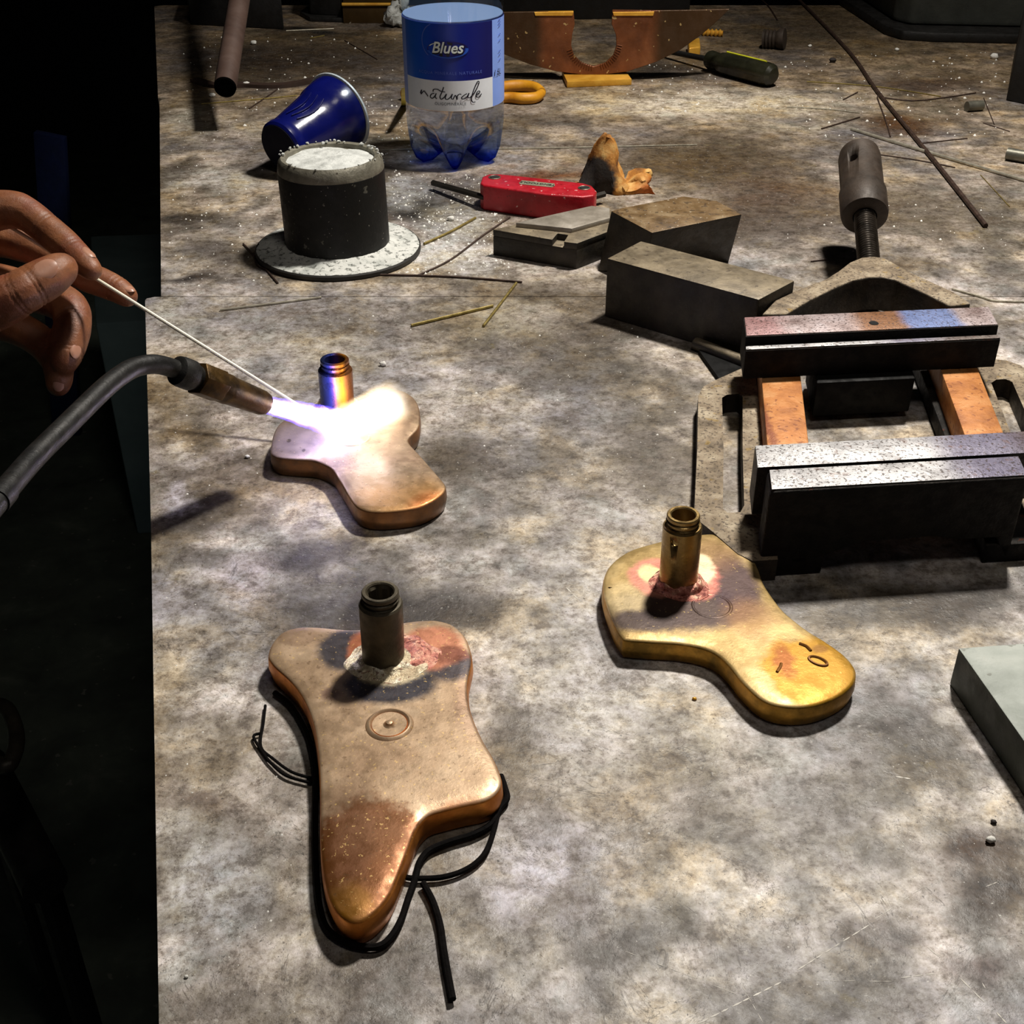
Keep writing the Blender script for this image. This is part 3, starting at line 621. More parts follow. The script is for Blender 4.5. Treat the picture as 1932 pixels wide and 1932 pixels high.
def nail(ch, k, side, w_, l_):
    a, b = D(*zh(*ch[k][:2]), ch[k][2]), D(*zh(*ch[k-1][:2]), ch[k-1][2]); ax_ = (a-b).normalized()
    side = (side-ax_*side.dot(ax_)).normalized(); bi = ax_.cross(side); V, F = [], []; r = ch[k][3]*1.02
    for i in range(9):
        for j in range(9):
            u, v = i/8*2-1, j/8*2-1
            uu, vv = u*math.sqrt(1-v*v/2), v*math.sqrt(1-u*u/2); ang = vv*w_/r
            edge_ = max(0, (uu*uu+vv*vv)-.55)*.0016
            V.append(a+ax_*uu*l_+(side*math.cos(ang)+bi*math.sin(ang))*(r-edge_-.0001))
    for i in range(8):
        for j in range(8): q = i*9+j; F.append((q, q+1, q+10, q+9))
    obj('fingernail', (V, F), m_nail, hand, sharp=180)
tc_ = Vector((0, -.84, .54))
nail(index, 8, Vector((.72, -.1, .70)), .0046, .0055); nail(thumb, 6, Vector((-.05, -.80, .60)), .0066, .0072); nail(ring_f, 7, Vector((.72, -.6, .15)), .0042, .0052); nail(little, 6, Vector((.3, -.9, .1)), .0040, .0045); nail(middle, 7, Vector((.5, -.2, .85)), .0040, .0048)
m_sleeve = M('dark_work_sleeve', [(.3, (14, 15, 18)), (.7, (26, 27, 32))], 60, (.8, .9), 0, .4, 300)
sl = chain([(-900,860,.70,.033),(-1150,930,.70,.036),(-1500,1020,.69,.043),(-2100,1200,.66,.050)], 6)
obj('sleeve', tube([p for p, r in sl], [r*(1+.04*math.sin(i*1.7)) for i, (p, r) in enumerate(sl)], 24), m_sleeve, person)

# ================================================================== VISE
O2 = Vector((.1169, .470)); U2 = Vector((math.cos(R(6)), math.sin(R(6)))); V2 = Vector((math.sin(R(6.5)), math.cos(R(6.5))))
def W(u, v, z): p = O2+U2*u+V2*v; return Vector((p.x, p.y, z))
def UV(pts): return [W(u, v, 0) for u, v in pts]
m_cast = M('rusty_cast_iron', [(.3, (84, 72, 56)), (.5, (136, 120, 98)), (.7, (178, 164, 140))], 70, (.55, .75), .15, .7, 330, walls=((24, 20, 16), (56, 47, 36)), specks=((520, .58, (54, 40, 28), .7), (150, .66, (150, 120, 40), .45)))  # dark upright faces stand in for shade inside the yoke
m_castd = M('shaded_cast_iron', [(.3, (22, 21, 20)), (.55, (44, 40, 36)), (.8, (72, 66, 60))], 60, (.6, .8), .2, .7, 330, spec=.25, walls=((9, 8, 8), (24, 20, 18)), specks=((200, .64, (84, 40, 22), .6),))  # dark iron, with front shade painted into its upright faces
m_scr0 = M('black_greasy_iron', [(.3, (8, 8, 7)), (.7, (16, 15, 14))], 60, (.6, .8), 0, .3, 330, spec=.2)
m_jaw = M('pitted_jaw_steel', [(.3, (150, 148, 148)), (.5, (196, 194, 194)), (.75, (226, 224, 222))], 70, (.4, .6), .35, .45, 500, specks=((620, .58, (64, 52, 46), .8), (240, .64, (116, 84, 70), .4)), walls=((14, 13, 13), (34, 30, 28)),
          spots=[((.115, .06, .04), (.035, .2, .1), .6, (92, 84, 116), .8, .008), ((.15, .1, .04), (.03, .3, .1), .6, (84, 62, 48), .8, .008)])
m_jawm = M('tinted_jaw_steel', [(.3, (120, 100, 96)), (.5, (164, 148, 146)), (.75, (188, 176, 178))], 70, (.4, .6), .35, .45, 500, specks=((620, .58, (70, 54, 50), .75),),
          spots=[((.100, .18, .04), (.022, .2, .1), .5, (128, 84, 44), .9, .010), ((.128, .18, .04), (.019, .2, .1), .35, (104, 124, 172), .9, .008), ((.025, .18, .04), (.02, .2, .1), .7, (160, 104, 104), .6, .01)])
m_rail = M('orange_rusted_rail', [(.3, (150, 90, 42)), (.5, (188, 122, 62)), (.7, (206, 152, 98))], 50, (.45, .6), .2, .3, 400, specks=((300, .62, (110, 52, 24), .6),),
           spots=[((.02, .1, .027), (.004, .06, .05), .8, (120, 52, 24), .8, .012)])
vl = tuple(W(0, 0, 0))
vise = thing('machine_vise', vl, 'heavy black drill press vise with orange rusted rails lying at right', 'vise')
# vise parts carry object coordinates measured from the vise corner
cast_face = [(0, 0), (.012, 0), (.016, .006), (.026, .009), (.034, .012), (.046, .0165), (.078, .0175), (.088, .0155), (.096, .0145), (.110, .0145), (.114, .005), (.118, 0), (.118, .046), (.116, .048), (.002, .048), (0, .046)]
def uz(face, v0, v1, dv_top=0):
    A = [W(u, v0, z) for u, z in face]; Bk = [W(u, v1, z) for u, z in face]; return hexa(A, Bk)
g = uz([(u*1.045, z) for u, z in cast_face], .0, .0195); obj('fixed_jaw', bevel(g, .0013, 3, 30), m_castd, vise)
top = bevel(hexa([W(.001, .001, .0487), W(.1223, .001, .0487), W(.1223, .0185, .0487), W(.001, .0185, .0487)], [W(.001, .001, .0476), W(.1223, .001, .0476), W(.1223, .0185, .0476), W(.001, .0185, .0476)]), .0004)
obj('worn_jaw_top', top, m_jaw, vise)
obj('fixed_jaw_plate', bevel(hexa([W(-.0045, .0215, .0485), W(.137, .0215, .0485), W(.137, .0425, .0485), W(-.0045, .0425, .0485)], [W(-.0045, .0215, .022), W(.137, .0215, .022), W(.137, .0425, .022), W(-.0045, .0425, .022)]), .0006), m_jaw, vise)
# movable jaw: block with a stepped plate
stp = [(.159, .026), (.159, .0435), (.164, .0440), (.1655, .0405), (.1675, .0405), (.1685, .0480), (.195, .0480), (.195, .026)]
obj('movable_jaw', bevel(hexa([W(-.003, v, z) for v, z in stp], [W(.147, v, z) for v, z in stp]), .0004), m_castd, vise)
obj('movable_jaw_top', bevel(hexa([W(-.0025, .169, .0486), W(.1465, .169, .0486), W(.1465, .1945, .0486), W(-.0025, .1945, .0486)], [W(-.0025, .169, .0479), W(.1465, .169, .0479), W(.1465, .1945, .0479), W(-.0025, .1945, .0479)]), .0002), m_jawm, vise)
obj('ledge_strip', bevel(hexa([W(-.0028, .1595, .0443), W(.1468, .1595, .0443), W(.1468, .1640, .0443), W(-.0028, .1640, .0443)], [W(-.0028, .1595, .0432), W(.1468, .1595, .0432), W(.1468, .1640, .0432), W(-.0028, .1640, .0432)]), .0002), m_jaw, vise)
pin_c = W(.0735, .178, .0486); obj('oil_hole', lathe([(.0028, 0), (.0026, .0003), (.0004, .0002)], pin_c, n=20), plain('hole_black', (6, 6, 6), .9), vise)
obj('slide_block', bevel(prism(UV([(.040, .150), (.098, .150), (.098, .195), (.040, .195)]), .004, .0258), .001), m_scr0, vise)
for j, (a, b) in enumerate(((.0058, .0306), (.1125, .1365))):
    obj('rail', bevel(prism(UV([(a, .0425), (b-.003, .0425), (b+.003, .235), (a+.004, .235)]), .010, .0258), .0006), m_rail, vise)
    obj('rail_foot', bevel(prism(UV([(a-.002, .0), (b, .0), (b, .245), (a-.002, .245)]), .0003, .0105), .001), m_castd, vise)
# slotted flanges
def ring_prism(outer, inner, z0, z1, bv=.0012):
    n = 40; cx = sum(p[0] for p in inner)/len(inner); cy = sum(p[1] for p in inner)/len(inner)
    def cast(poly, a):
        best = None
        for i in range(len(poly)):
            x1_, y1_ = poly[i-1]; x2, y2_ = poly[i]; dx, dy = math.cos(a), math.sin(a); ex, ey = x2-x1_, y2_-y1_; den = dx*ey-dy*ex
            if abs(den) < 1e-12: continue
            t = ((x1_-cx)*ey-(y1_-cy)*ex)/den; s = ((x1_-cx)*dy-(y1_-cy)*dx)/den
            if t > 0 and -1e-6 <= s <= 1+1e-6 and (best is None or t < best): best = t
        return (cx+dx*best, cy+dy*best)
    angs = sorted(set([round(math.atan2(p[1]-cy, p[0]-cx), 4) for p in list(outer)+list(inner)]+[round(-math.pi+2*math.pi*k/n, 4) for k in range(n)]))
    Oo = [cast(outer, a) for a in angs]; Ii = [cast(inner, a) for a in angs]; N = len(angs); V, F = [], []
    for z in (z0, z1):
        for P in (Oo, Ii): V += [W(p[0], p[1], z) for p in P]
    for k in range(N):
        q = (k+1) % N; F += [(k, q, N+q, N+k)[::-1], (2*N+k, 2*N+q, 3*N+q, 3*N+k), (k, q, 2*N+q, 2*N+k), (N+k, N+q, 3*N+q, 3*N+k)[::-1]]
    return V, F
fo = [(.008, .206), (.0, .2015), (-.0184, .186), (-.0245, .179), (-.0275, .168), (-.0290, .104), (-.0312, .046), (-.029, .034), (-.0223, .0235), (-.011, .004), (-.004, -.003), (.008, -.003)]
fi = [(-.0135, .1640), (-.0105, .1675), (-.0035, .1680), (-.0012, .1640), (-.0040, .104), (-.0058, .046), (-.008, .0400), (-.0145, .0400), (-.0168, .044), (-.0145, .104)]
obj('slotted_flange', ring_prism(fo, fi, .0, .012), m_cast, vise)
fo2 = [(.136, .206), (.146, .2035), (.166, .195), (.173, .188), (.177, .178), (.1745, .104), (.172, .046), (.166, .030), (.150, .010), (.136, .0)]
fi2 = [(.1500, .166), (.154, .1700), (.160, .1700), (.163, .166), (.161, .104), (.158, .046), (.155, .040), (.150, .040), (.147, .044), (.1475, .104)]
obj('slotted_flange', ring_prism(fo2, fi2, .0, .012), m_cast, vise)
# yoke
zy = .036
yo = [(1437,592),(1462,566),(1500,548),(1555,527),(1582,510),(1603,494),(1625,485),(1648,483),(1670,486),(1690,497),(1712,510),(1760,532),(1800,550),(1833,572)]
yi = [(1792,577),(1750,555),(1712,538),(1690,527),(1665,522),(1640,522),(1610,528),(1575,543),(1530,565),(1485,592)]
obj('yoke', bevel(prism([G(x, y, zy) for x, y in yo+yi], .012, zy), .0016, 3), m_cast, vise)
# screw rising toward the back, with cross-drilled head
sa = G(1640, 502, .028); az, el = R(7), R(20); sd = Vector((math.sin(az)*math.cos(el), math.cos(az)*math.cos(el), math.sin(el)))
m_scr = M('dark_oiled_thread', [(.35, (40, 35, 30)), (.65, (70, 62, 54))], 100, (.35, .5), .6, .1)
m_head = M('brown_oxide_steel', [(.35, (46, 38, 31)), (.65, (64, 53, 44))], 60, (.5, .62), .3, .15, 500)
q = Vector((0, 0, 1)).rotation_difference(sd); V, F = [], []; n = 24; pitch = .0024; steps = int((.06+.038)/pitch*12)
for i in range(steps):
    s = -.038+i*pitch/12
    for k in range(n):
        a = 2*math.pi*k/n; ph = (s/pitch-k/n) % 1; r = .0078-.0010*abs(ph*2-1)*1.0; V.append(sa+q @ Vector((r*math.cos(a), r*math.sin(a), s)))
for i in range(steps-1):
    for k in range(n): a = i*n+k; b = i*n+(k+1) % n; F.append((a, b, b+n, a+n))
obj('lead_screw', (V, F), m_scr, vise, sharp=60)
hb = sa+sd*.052
hprof = [(.0085, .004), (.0085, .0), (.0135, 0), (.0162, .0015), (.0168, .005), (.0168, .026), (.0155, .028), (.0155, .066), (.0145, .072), (.011, .0745), (.003, .075)]
obj('screw_head', lathe(hprof, hb, sd, 40), m_head, vise)
scc = [o for o in vise.children if o.name.startswith('screw_head')][0]
cdir = Vector((-.55, -.6, .58)); cdir = (cdir-sd*cdir.dot(sd)).normalized(); hc = hb+sd*.050
cut = obj('cutter', tube([hc+cdir*.004, hc+cdir*.03], .0036, 20), m_scr, None, (0, 0, 0))
md = scc.modifiers.new('hole', 'BOOLEAN'); md.operation = 'DIFFERENCE'; md.object = cut; md.solver = 'EXACT'
dg = bpy.context.evaluated_depsgraph_get(); nm = bpy.data.meshes.new_from_object(scc.evaluated_get(dg)); scc.modifiers.clear(); scc.data = nm; bpy.data.objects.remove(cut)

# ================================================================== STEEL BLOCKS
m_steel = M('worn_grey_steel', [(.3, (84, 74, 58)), (.5, (116, 104, 84)), (.7, (148, 134, 110))], 60, (.45, .6), .2, .3, 450, walls=((26, 23, 18), (54, 48, 38)), specks=((220, .64, (60, 50, 40), .6),))  # sides coloured dark to paint in the unlit fronts of the blocks
m_steelb = M('brown_worn_steel', [(.3, (76, 58, 36)), (.5, (112, 88, 56)), (.7, (140, 120, 90))], 50, (.4, .6), .2, .3, 450, walls=((34, 29, 22), (60, 52, 40)), specks=((220, .62, (50, 38, 28), .6), (300, .68, (200, 190, 170), .7)))
m_steeld = M('dark_ground_steel', [(.3, (36, 33, 28)), (.6, (64, 58, 48)), (.8, (92, 84, 70))], 50, (.4, .55), .3, .3, 450)
zt = zfor((1145, 487), (1141, 597))
a, b, c, d = G(1145, 487, zt), G(1432, 565, zt), G(1500, 529, zt), G(1209, 454, zt)
single('steel_bar_block', bevel(prism([a, b, c, d], 0, zt), .0012), m_steel, tuple(G(1300, 600)), 'long dark rectangular steel block, end touching the vise yoke', 'metal block')
zt = .040
tp_ = [G(1153, 398, zt), G(1230, 439, zt), G(1400, 404, zt), G(1352, 379, zt), G(1290, 370, zt), G(1174, 392, zt)]
btm = [G(1128, 512), G(1215, 520), G(1375, 494), G(1345, 462), G(1290, 452), G(1165, 470)]
single('anvil_block', bevel(hexa(tp_, btm), .0007), m_steelb, tuple(G(1260, 480)), 'brown topped steel block with notched front and pointed corner, behind the long block', 'metal block')
zt = zfor((1089, 452), (1091, 501)); gb = thing('grooved_block', tuple(G(1050, 460)), 'pale grey grooved steel block with raised top, in front of the red tool', 'metal block')
m_pale = M('pale_milled_steel', [(.3, (120, 112, 100)), (.55, (150, 142, 130)), (.75, (170, 164, 154))], 50, (.4, .55), .25, .2, 450)
obj('block_body', bevel(prism([G(x, y, zt) for x, y in ((930, 433), (1089, 459), (1160, 432), (1160, 398), (1110, 392))], 0, zt-.005), .0005), m_steel, gb)
obj('grooved_top', bevel(prism([G(x, y, zt) for x, y in ((930, 433), (1042, 452), (1052, 440), (1072, 443), (1064, 456), (1089, 459), (1160, 432), (1160, 398), (1110, 392))], zt-.005, zt), .0004), m_steel, gb)
zr = zt+.0035; obj('raised_land', bevel(prism([G(x, y, zr) for x, y in ((973, 420), (1079, 431), (1151, 411), (1150, 392), (1116, 388))], zt-.001, zr), .0005), m_pale, gb)
m_slab = M('grey_stone_slab', [(.3, (138, 144, 136)), (.55, (166, 172, 164)), (.75, (190, 194, 186))], 30, (.5, .7), 0, .35, 300, walls=((56, 62, 56), (78, 84, 76)), specks=((120, .68, (84, 80, 66), .5),))  # darker sides hold painted shade, away from the lamp
zt = zfor((1808, 1222), (1797, 1290))
sl_t = [(1808, 1222), (1932, 1398), (2050, 1575), (2300, 1500), (2200, 1195), (1932, 1213)]
single('stone_slab', bevel(prism([G(x, y, zt) for x, y in sl_t], 0, zt), .0008), m_slab, tuple(G(1932, 1400)), 'thick grey slab with chipped edge, cut by the right edge of the photo', 'slab')
p = [(1312, 652), (1410, 690), (1440, 702)]
single('steel_rod', tube([G(x, y-4, .004)+Vector((0, 0, 0)) for x, y in p], .0042, 16), m_steel, tuple(G(1360, 670)), 'short thick grey steel rod poking from under the vise flange', 'rod')
single('steel_wedge', bevel(prism([G(x, y, .003) for x, y in ((1318, 660), (1358, 716), (1408, 694), (1412, 680))], 0, .003), .0003), M('sooty_offcut', [(.3, (8, 8, 8)), (.7, (16, 15, 14))], 40, (.7, .9), 0, .1, spec=.15), tuple(G(1370, 700)), 'small black triangular steel offcut beside the vise flange', 'metal offcut')

# ================================================================== POT WITH FLUX
m_pot = M('black_enamel_pot', [(.3, (7, 7, 6)), (.6, (13, 12, 10)), (.8, (24, 22, 19))], 40, (.5, .65), 0, .2, 300, specks=((160, .70, (100, 98, 88), .6), (420, .71, (150, 146, 136), .7)), spec=.3)
m_rim = M('worn_pot_rim', [(.3, (86, 82, 70)), (.6, (128, 124, 110)), (.8, (170, 164, 140))], 80, (.45, .6), .3, .4, 400)
m_flux = M('white_flux_powder', [(.3, (158, 160, 156)), (.6, (204, 206, 202))], 90, (.85, .95), 0, 1., 260)
def dust(t, tc, vec, n, colr):
    s = t.noise(vec, 220, 4, .7); return t.mix(t.rng(s, .53, .62, 0, .85), colr, c4((74, 76, 70)))
m_dusted = M('powder_dusted_plate', [(.3, (150, 154, 148)), (.6, (206, 206, 200))], 50, (.8, .9), 0, .5, 300, extra=dust)
pc = G(639, 473); kk = proj(pc)[2]/FOC; pot = thing('flux_pot', tuple(pc), 'black cylindrical pot of white powder on a round powdery plate', 'pot')
Rd = 155*kk; rp = 97*kk
obj('base_plate', lathe([(Rd-.001, 0), (Rd, .0008), (Rd, .0035), (Rd-.0008, .0045), (rp, .0045)], pc, n=72), plain('base_plate_edge', (40, 38, 34), .6), pot)
def dfn(i, a, r, h): return (r*(1+.006*math.sin(9*a)+.004*math.sin(23*a)), h*(1+.5*math.sin(5*a+i)*math.sin(3*a))+.0)
obj('spilt_powder', lathe([(Rd*.985, .0044), (Rd*.95, .0051), (Rd*.85, .0054), (Rd*.75, .0058), (rp*1.05, .0075), (rp*.95, .009)], pc, n=90, fn=lambda i, a, r, h: (r*(1+.004*math.sin(17*a)), h+.0003*math.sin(7*a+i*2)+.0003*math.sin(19*a+i)) if i else (r, h)), m_dusted, pot, kind='stuff')
Tp = Yp(622, 293, pc.y); hp_ = Tp.z; axp = Vector((Tp.x-pc.x, 0, hp_)).normalized(); rt = 101*proj(Tp)[2]/FOC
obj('pot_wall', lathe([(rp*.98, .004), (rp, .006), (rp*1.0, .012), (rt, hp_-.010), (rt-.0008, hp_-.009)], pc, axp, 64), m_pot, pot)
obj('pot_rim', lathe([(rt-.0002, hp_-.0105), (rt, hp_-.0095), (rt-.001, hp_-.003), (rt-.0035, hp_), (rt-.0065, hp_-.0008), (rt-.007, hp_-.004)], pc, axp, 64), m_rim, pot)
rs = random.Random(5)
V, F = [], []; nr, na = 22, 60
top_c = pc+axp*(hp_-.0045)
for i in range(nr+1):
    for k in range(na):
        r = (rt-.0062)*i/nr; a = 2*math.pi*k/na; x, y = r*math.cos(a), r*math.sin(a)
        z = .0022*fbm(np.array([x+1]), np.array([y+1]), 130, 5, 3)[0]+.0010*math.sin(x*90)*math.cos(y*70)+.0018*(1-(i/nr)**2)
        V.append(top_c+Vector((x, y, z)))
for i in range(nr):
    for k in range(na): a = i*na+k; b = i*na+(k+1) % na; F.append((a, b, b+na, a+na))
single('flux_powder', (V, F), m_flux, tuple(top_c), 'white flux powder heaped to the brim of the black pot', 'powder', kind='stuff', sharp=180)
cr = ([], [])
for _ in range(46):
    a = rs.uniform(0, 6.283); r = rt-.004+rs.gauss(0, .0012); s = rs.uniform(.0005, .0016)
    if math.sin(a) < -.1 and rs.random() < .6: continue
    cr = join(cr, blob(pc+axp*(hp_+.0006)+Vector((r*math.cos(a), r*math.sin(a), 0)), (s, s, s*.8), 6, .3, rs))
obj('rim_crumbs', cr, m_flux, pot, kind='stuff')

# ================================================================== BLUE CUP, LYING
m_cup = M('glossy_navy_plastic', [(.3, (8, 12, 66)), (.7, (12, 18, 92))], 20, (.16, .24), 0, .05, 200)
m_cupw = plain('white_plastic_rim', (214, 220, 220), .35)
cB = G(530, 278, .026); cM = G(634, 214, .040)
axc = (cM-cB); Lc = .078; axc.normalize()
cup = thing('plastic_cup', (cB.x, cB.y, 0), 'dark blue plastic cup with white rim, tipped over behind the pot', 'cup')
cp = [(.004, -.001), (.0215, -.001), (.0235, .001), (.0238, .006), (.0228, .009), (.0232, .011), (.0275, .040), (.0302, .056), (.0318, .058), (.0342, .0735), (.0344, .077)]
obj('cup_wall', lathe(cp+[(.0334, .077), (.0305, .058), (.0225, .012), (.003, .010)], cB, axc, 56), m_cup, cup)
obj('cup_base', lathe([(.0215, -.0014), (.0212, -.0020), (.003, -.0018)], cB, axc, 40), M('cup_base_navy', [(.3, (3, 4, 22)), (.7, (5, 6, 30))], 20, (.6, .7), 0, 0, spec=.1), cup)
obj('cup_rim', lathe([(.0342, .0765), (.0362, .0770), (.0366, .0785), (.0350, .0795), (.0334, .0785), (.0333, .0768)], cB, axc, 56), m_cupw, cup)
s0 = Vector((0, 0, 1)).rotation_difference(axc)
for a0 in (-2.2, -1.95, -1.7):   # embossed petals on the flank
    pts = []
    for k in range(7):
        h = .016+.034*k/6; a = a0+.16*math.sin(k/6*math.pi); r = .0240+(h-.011)/(.045)*.0063+.0002; pts.append(cB+s0 @ Vector((r*math.cos(a), r*math.sin(a), h)))
    obj('embossed_petal', tube(pts, .0006, 6), m_cup, cup)

# ================================================================== WATER BOTTLE
RB = .0447; BC = G(861, 300); BC.z = 0
bot = thing('water_bottle', tuple(BC), 'clear plastic water bottle with blue and white label, standing', 'bottle')
m_wat = bpy.data.materials.new('water_in_clear_plastic'); t = NT(m_wat); out = t.new('ShaderNodeOutputMaterial'); gl = t.new('ShaderNodeBsdfGlass', i_IOR=1.30, i_Roughness=.01); gl.inputs[0].default_value = (.93, .96, 1, 1)
nzb = t.noise(t.new('ShaderNodeTexCoord').outputs['Object'], 60, 3, .5); bpn = t.new('ShaderNodeBump', i_Strength=.06, i_Distance=.001); t.link(nzb, bpn.inputs['Height']); t.link(bpn.outputs[0], gl.inputs['Normal'])
va = t.new('ShaderNodeVolumeAbsorption'); va.inputs[0].default_value = (.35, .55, 1, 1); va.inputs[1].default_value = 2.5
trw = t.new('ShaderNodeBsdfTransparent'); trw.inputs[0].default_value = (.90, .94, 1, 1); mxw = t.new('ShaderNodeMixShader'); mxw.inputs[0].default_value = .42; zs_ = t.new('ShaderNodeSeparateXYZ'); t.link(t.new('ShaderNodeTexCoord').outputs['Object'], zs_.inputs[0]); tint = t.ramp(t.rng(zs_.outputs[2], 0, .06, 0, 1, False), [(0, (.08, .16, .95, 1)), (.14, (.16, .28, .95, 1)), (.26, (.62, .74, 1, 1)), (.6, (.84, .9, 1, 1)), (.8, (.96, .97, 1, 1))]); t.link(tint, trw.inputs[0]); t.link(tint, gl.inputs[0]); t.link(trw.outputs[0], mxw.inputs[1]); t.link(gl.outputs[0], mxw.inputs[2]); t.link(mxw.outputs[0], out.inputs[0]); t.link(va.outputs[0], out.inputs[1])  # tint deepens to blue at the feet, painting in the label's reflection
m_pet = bpy.data.materials.new('thin_clear_plastic'); t = NT(m_pet); out = t.new('ShaderNodeOutputMaterial'); gs = t.new('ShaderNodeBsdfGlossy', i_Roughness=.08); tr = t.new('ShaderNodeBsdfTransparent'); tr.inputs[0].default_value = (.86, .92, .97, 1)
mx = t.new('ShaderNodeMixShader'); mx.inputs[0].default_value = .06; t.link(tr.outputs[0], mx.inputs[1]); t.link(gs.outputs[0], mx.inputs[2]); t.link(mx.outputs[0], out.inputs[0])
foot = [(0, .012), (.012, .009), (.023, .0012), (.032, .0), (.0385, .005), (.0425, .015), (.0440, .026), (.0446, .034)]
vall = [(0, .012), (.011, .0155), (.020, .0195), (.027, .0235), (.0335, .0280), (.0390, .0325), (.0425, .0365), (.0442, .0405)]
def petal(i, a, r, h):
    if i < 8:
        wgt = (.5+.5*math.cos(5*(a+math.pi/2)))**1.2; return foot[i][0]*wgt+vall[i][0]*(1-wgt), foot[i][1]*wgt+vall[i][1]*(1-wgt)
    return r, h
prof = [(.001, .012)]*8+[(RB, .044), (RB, .052), (RB-.0012, .0545), (RB, .057), (RB, .100), (RB, .1285), (.001, .1285)]
obj('filled_body', lathe(prof, BC, n=150, fn=petal), m_wat, bot, sharp=60)
sh = [(RB, .1287), (RB, .185), (RB-.001, .2), (.042, .215), (.036, .24), (.026, .268), (.0165, .288), (.0145, .296), (.0145, .306)]
obj('upper_wall', lathe(sh, BC, n=64, cap=False), m_pet, bot)
m_ws = bpy.data.materials.new('water_surface'); t = NT(m_ws); out = t.new('ShaderNodeOutputMaterial'); b1 = t.new('ShaderNodeBsdfPrincipled', i_Roughness=.4); b1.inputs['Base Color'].default_value = c4((150, 172, 210)); b2 = t.new('ShaderNodeBsdfTransparent'); mm = t.new('ShaderNodeMixShader'); mm.inputs[0].default_value = .5; t.link(b2.outputs[0], mm.inputs[1]); t.link(b1.outputs[0], mm.inputs[2]); t.link(mm.outputs[0], out.inputs[0])
obj('water_surface', lathe([(.0440, .1290), (.0440, .1295), (.001, .1295)], BC, n=64), m_ws, bot)
obj('screw_cap', lathe([(.0155, .296), (.0160, .298), (.0160, .311), (.0150, .313), (.002, .313)], BC, n=40), plain('blue_cap', (30, 70, 190), .4), bot)
face = math.atan2(-BC.y, -BC.x)
def cyl(a, z, r):   # a: angle seen from the front, + to the right
    th = face+a; return Vector((BC.x+r*math.cos(th), BC.y+r*math.sin(th), z))
def cyl_patch(a0, a1, z0, z1, r, n=24):
    V, F = [], []
    for i in range(n+1):
        a = a0+(a1-a0)*i/n; V += [cyl(a, z0, r), cyl(a, z1, r)]
    for i in range(n): F.append((2*i, 2*i+2, 2*i+3, 2*i+1))
    return V, F
def on_cyl(geo, a0, z0, r, flip=False): return [cyl(a0+v.x/r, z0+v.y, r) for v in geo[0]], geo[1]
def printed(name, rgb, rough=.35): return M(name, [(.3, rgb), (.7, tuple(min(255, x*1.06+2) for x in rgb))], 30, (rough, rough+.08), 0, 0)
def grad(t, tc, vec, n, colr):
    sp = t.new('ShaderNodeSeparateXYZ'); t.link(tc, sp.inputs[0]); f = t.rng(sp.outputs[0], -.045, .03, 0, 1, False)
    return t.ramp(f, [(0, c4((30, 104, 206))), (.4, c4((12, 58, 176))), (.8, c4((6, 24, 120))), (1, c4((4, 12, 90)))])
zL0, zL1, zM = .0555, .128, .0812
la = obj('label_band', cyl_patch(-math.pi, math.pi, zL0, zL1, RB+.0003, 90), printed('label_light_blue', (128, 160, 236)), bot)
obj('label_blue_panel', cyl_patch(R(-66), R(48), zM, zL1, RB+.0005), M('label_deep_blue', [(.3, (0, 0, 0)), (.7, (9, 9, 9))], 30, (.3, .4), 0, 0, extra=grad), la)
obj('label_white_panel', cyl_patch(R(-66), R(48), zL0, zM, RB+.0005), printed('label_white', (222, 228, 234)), la)
m_ink = printed('label_black_ink', (14, 14, 30)); m_lt = printed('label_pale_ink', (226, 236, 232)); m_ov = printed('label_oval_blue', (34, 84, 190)); m_mid = printed('label_faint_ink', (88, 108, 190)); m_ovd = printed('label_oval_dark', (14, 20, 120))
def ell(a0, z0, rx, rz, r, n=36, inner=None, t0=0, t1=2*math.pi):
    V, F = [], []
    for k in range(n+1):
        t_ = t0+(t1-t0)*k/n
        i_ = inner if inner is not None else 0
        V += [cyl(a0+rx*math.cos(t_)/r, z0+rz*math.sin(t_), r), cyl(a0+rx*i_*math.cos(t_)/r, z0+rz*i_*math.sin(t_), r)]
    for k in range(n): F.append((2*k, 2*k+2, 2*k+3, 2*k+1))
    return V, F
def za(x): return math.asin(max(-1, min(1, (x-1030)/815)))
def zz(y): return zM-(y-1085)*(.0257/505)
zz2 = lambda y: zL1-(y-130)*((zL1-zM)/955)
obj('label_oval', ell(za(930), zz2(555), .0185, .0070, RB+.0007), m_ovd, la)
obj('label_oval_shine', ell(za(930), zz2(555), .0185, .0070, RB+.0009, 30, .86, math.pi*1.05, math.pi*2.05), m_ov, la)
obj('label_oval_glint', ell(za(930), zz2(555), .0180, .0068, RB+.0009, 12, .93, math.pi*.68, math.pi*.86), m_lt, la)
obj('label_swirl', ell(za(770), zz2(420), .0145, .0150, RB+.0007, 24, .95, math.pi*.62, math.pi*1.3), m_mid, la)
obj('label_brand_shadow', on_cyl(text_geo('Blues', .0132, .28, .00036), za(932), zz2(548), RB+.0010), m_ink, la)
obj('label_note_mark', join(ell(za(835), zz2(640), .0016, .0015, RB+.0010, 12), ell(za(940), zz2(640), .0016, .0015, RB+.0010, 12), on_cyl(([Vector((-.0015, 0, 0)), Vector((.003, -.001, 0)), Vector((.003, -.003, 0)), Vector((-.0015, -.002, 0))], [(0, 1, 2, 3)]), za(960), zz2(420), RB+.001)), m_ink, la)
obj('label_brand_text', on_cyl(text_geo('Blues', .0129, .28, .00022), za(925), zz2(528), RB+.0013), m_lt, la)
obj('label_small_text', on_cyl(text_geo('ACQUA MINERALE NATURALE', .0036, 0, 0, 1.25), za(955), zz2(955), RB+.0009), m_mid, la)
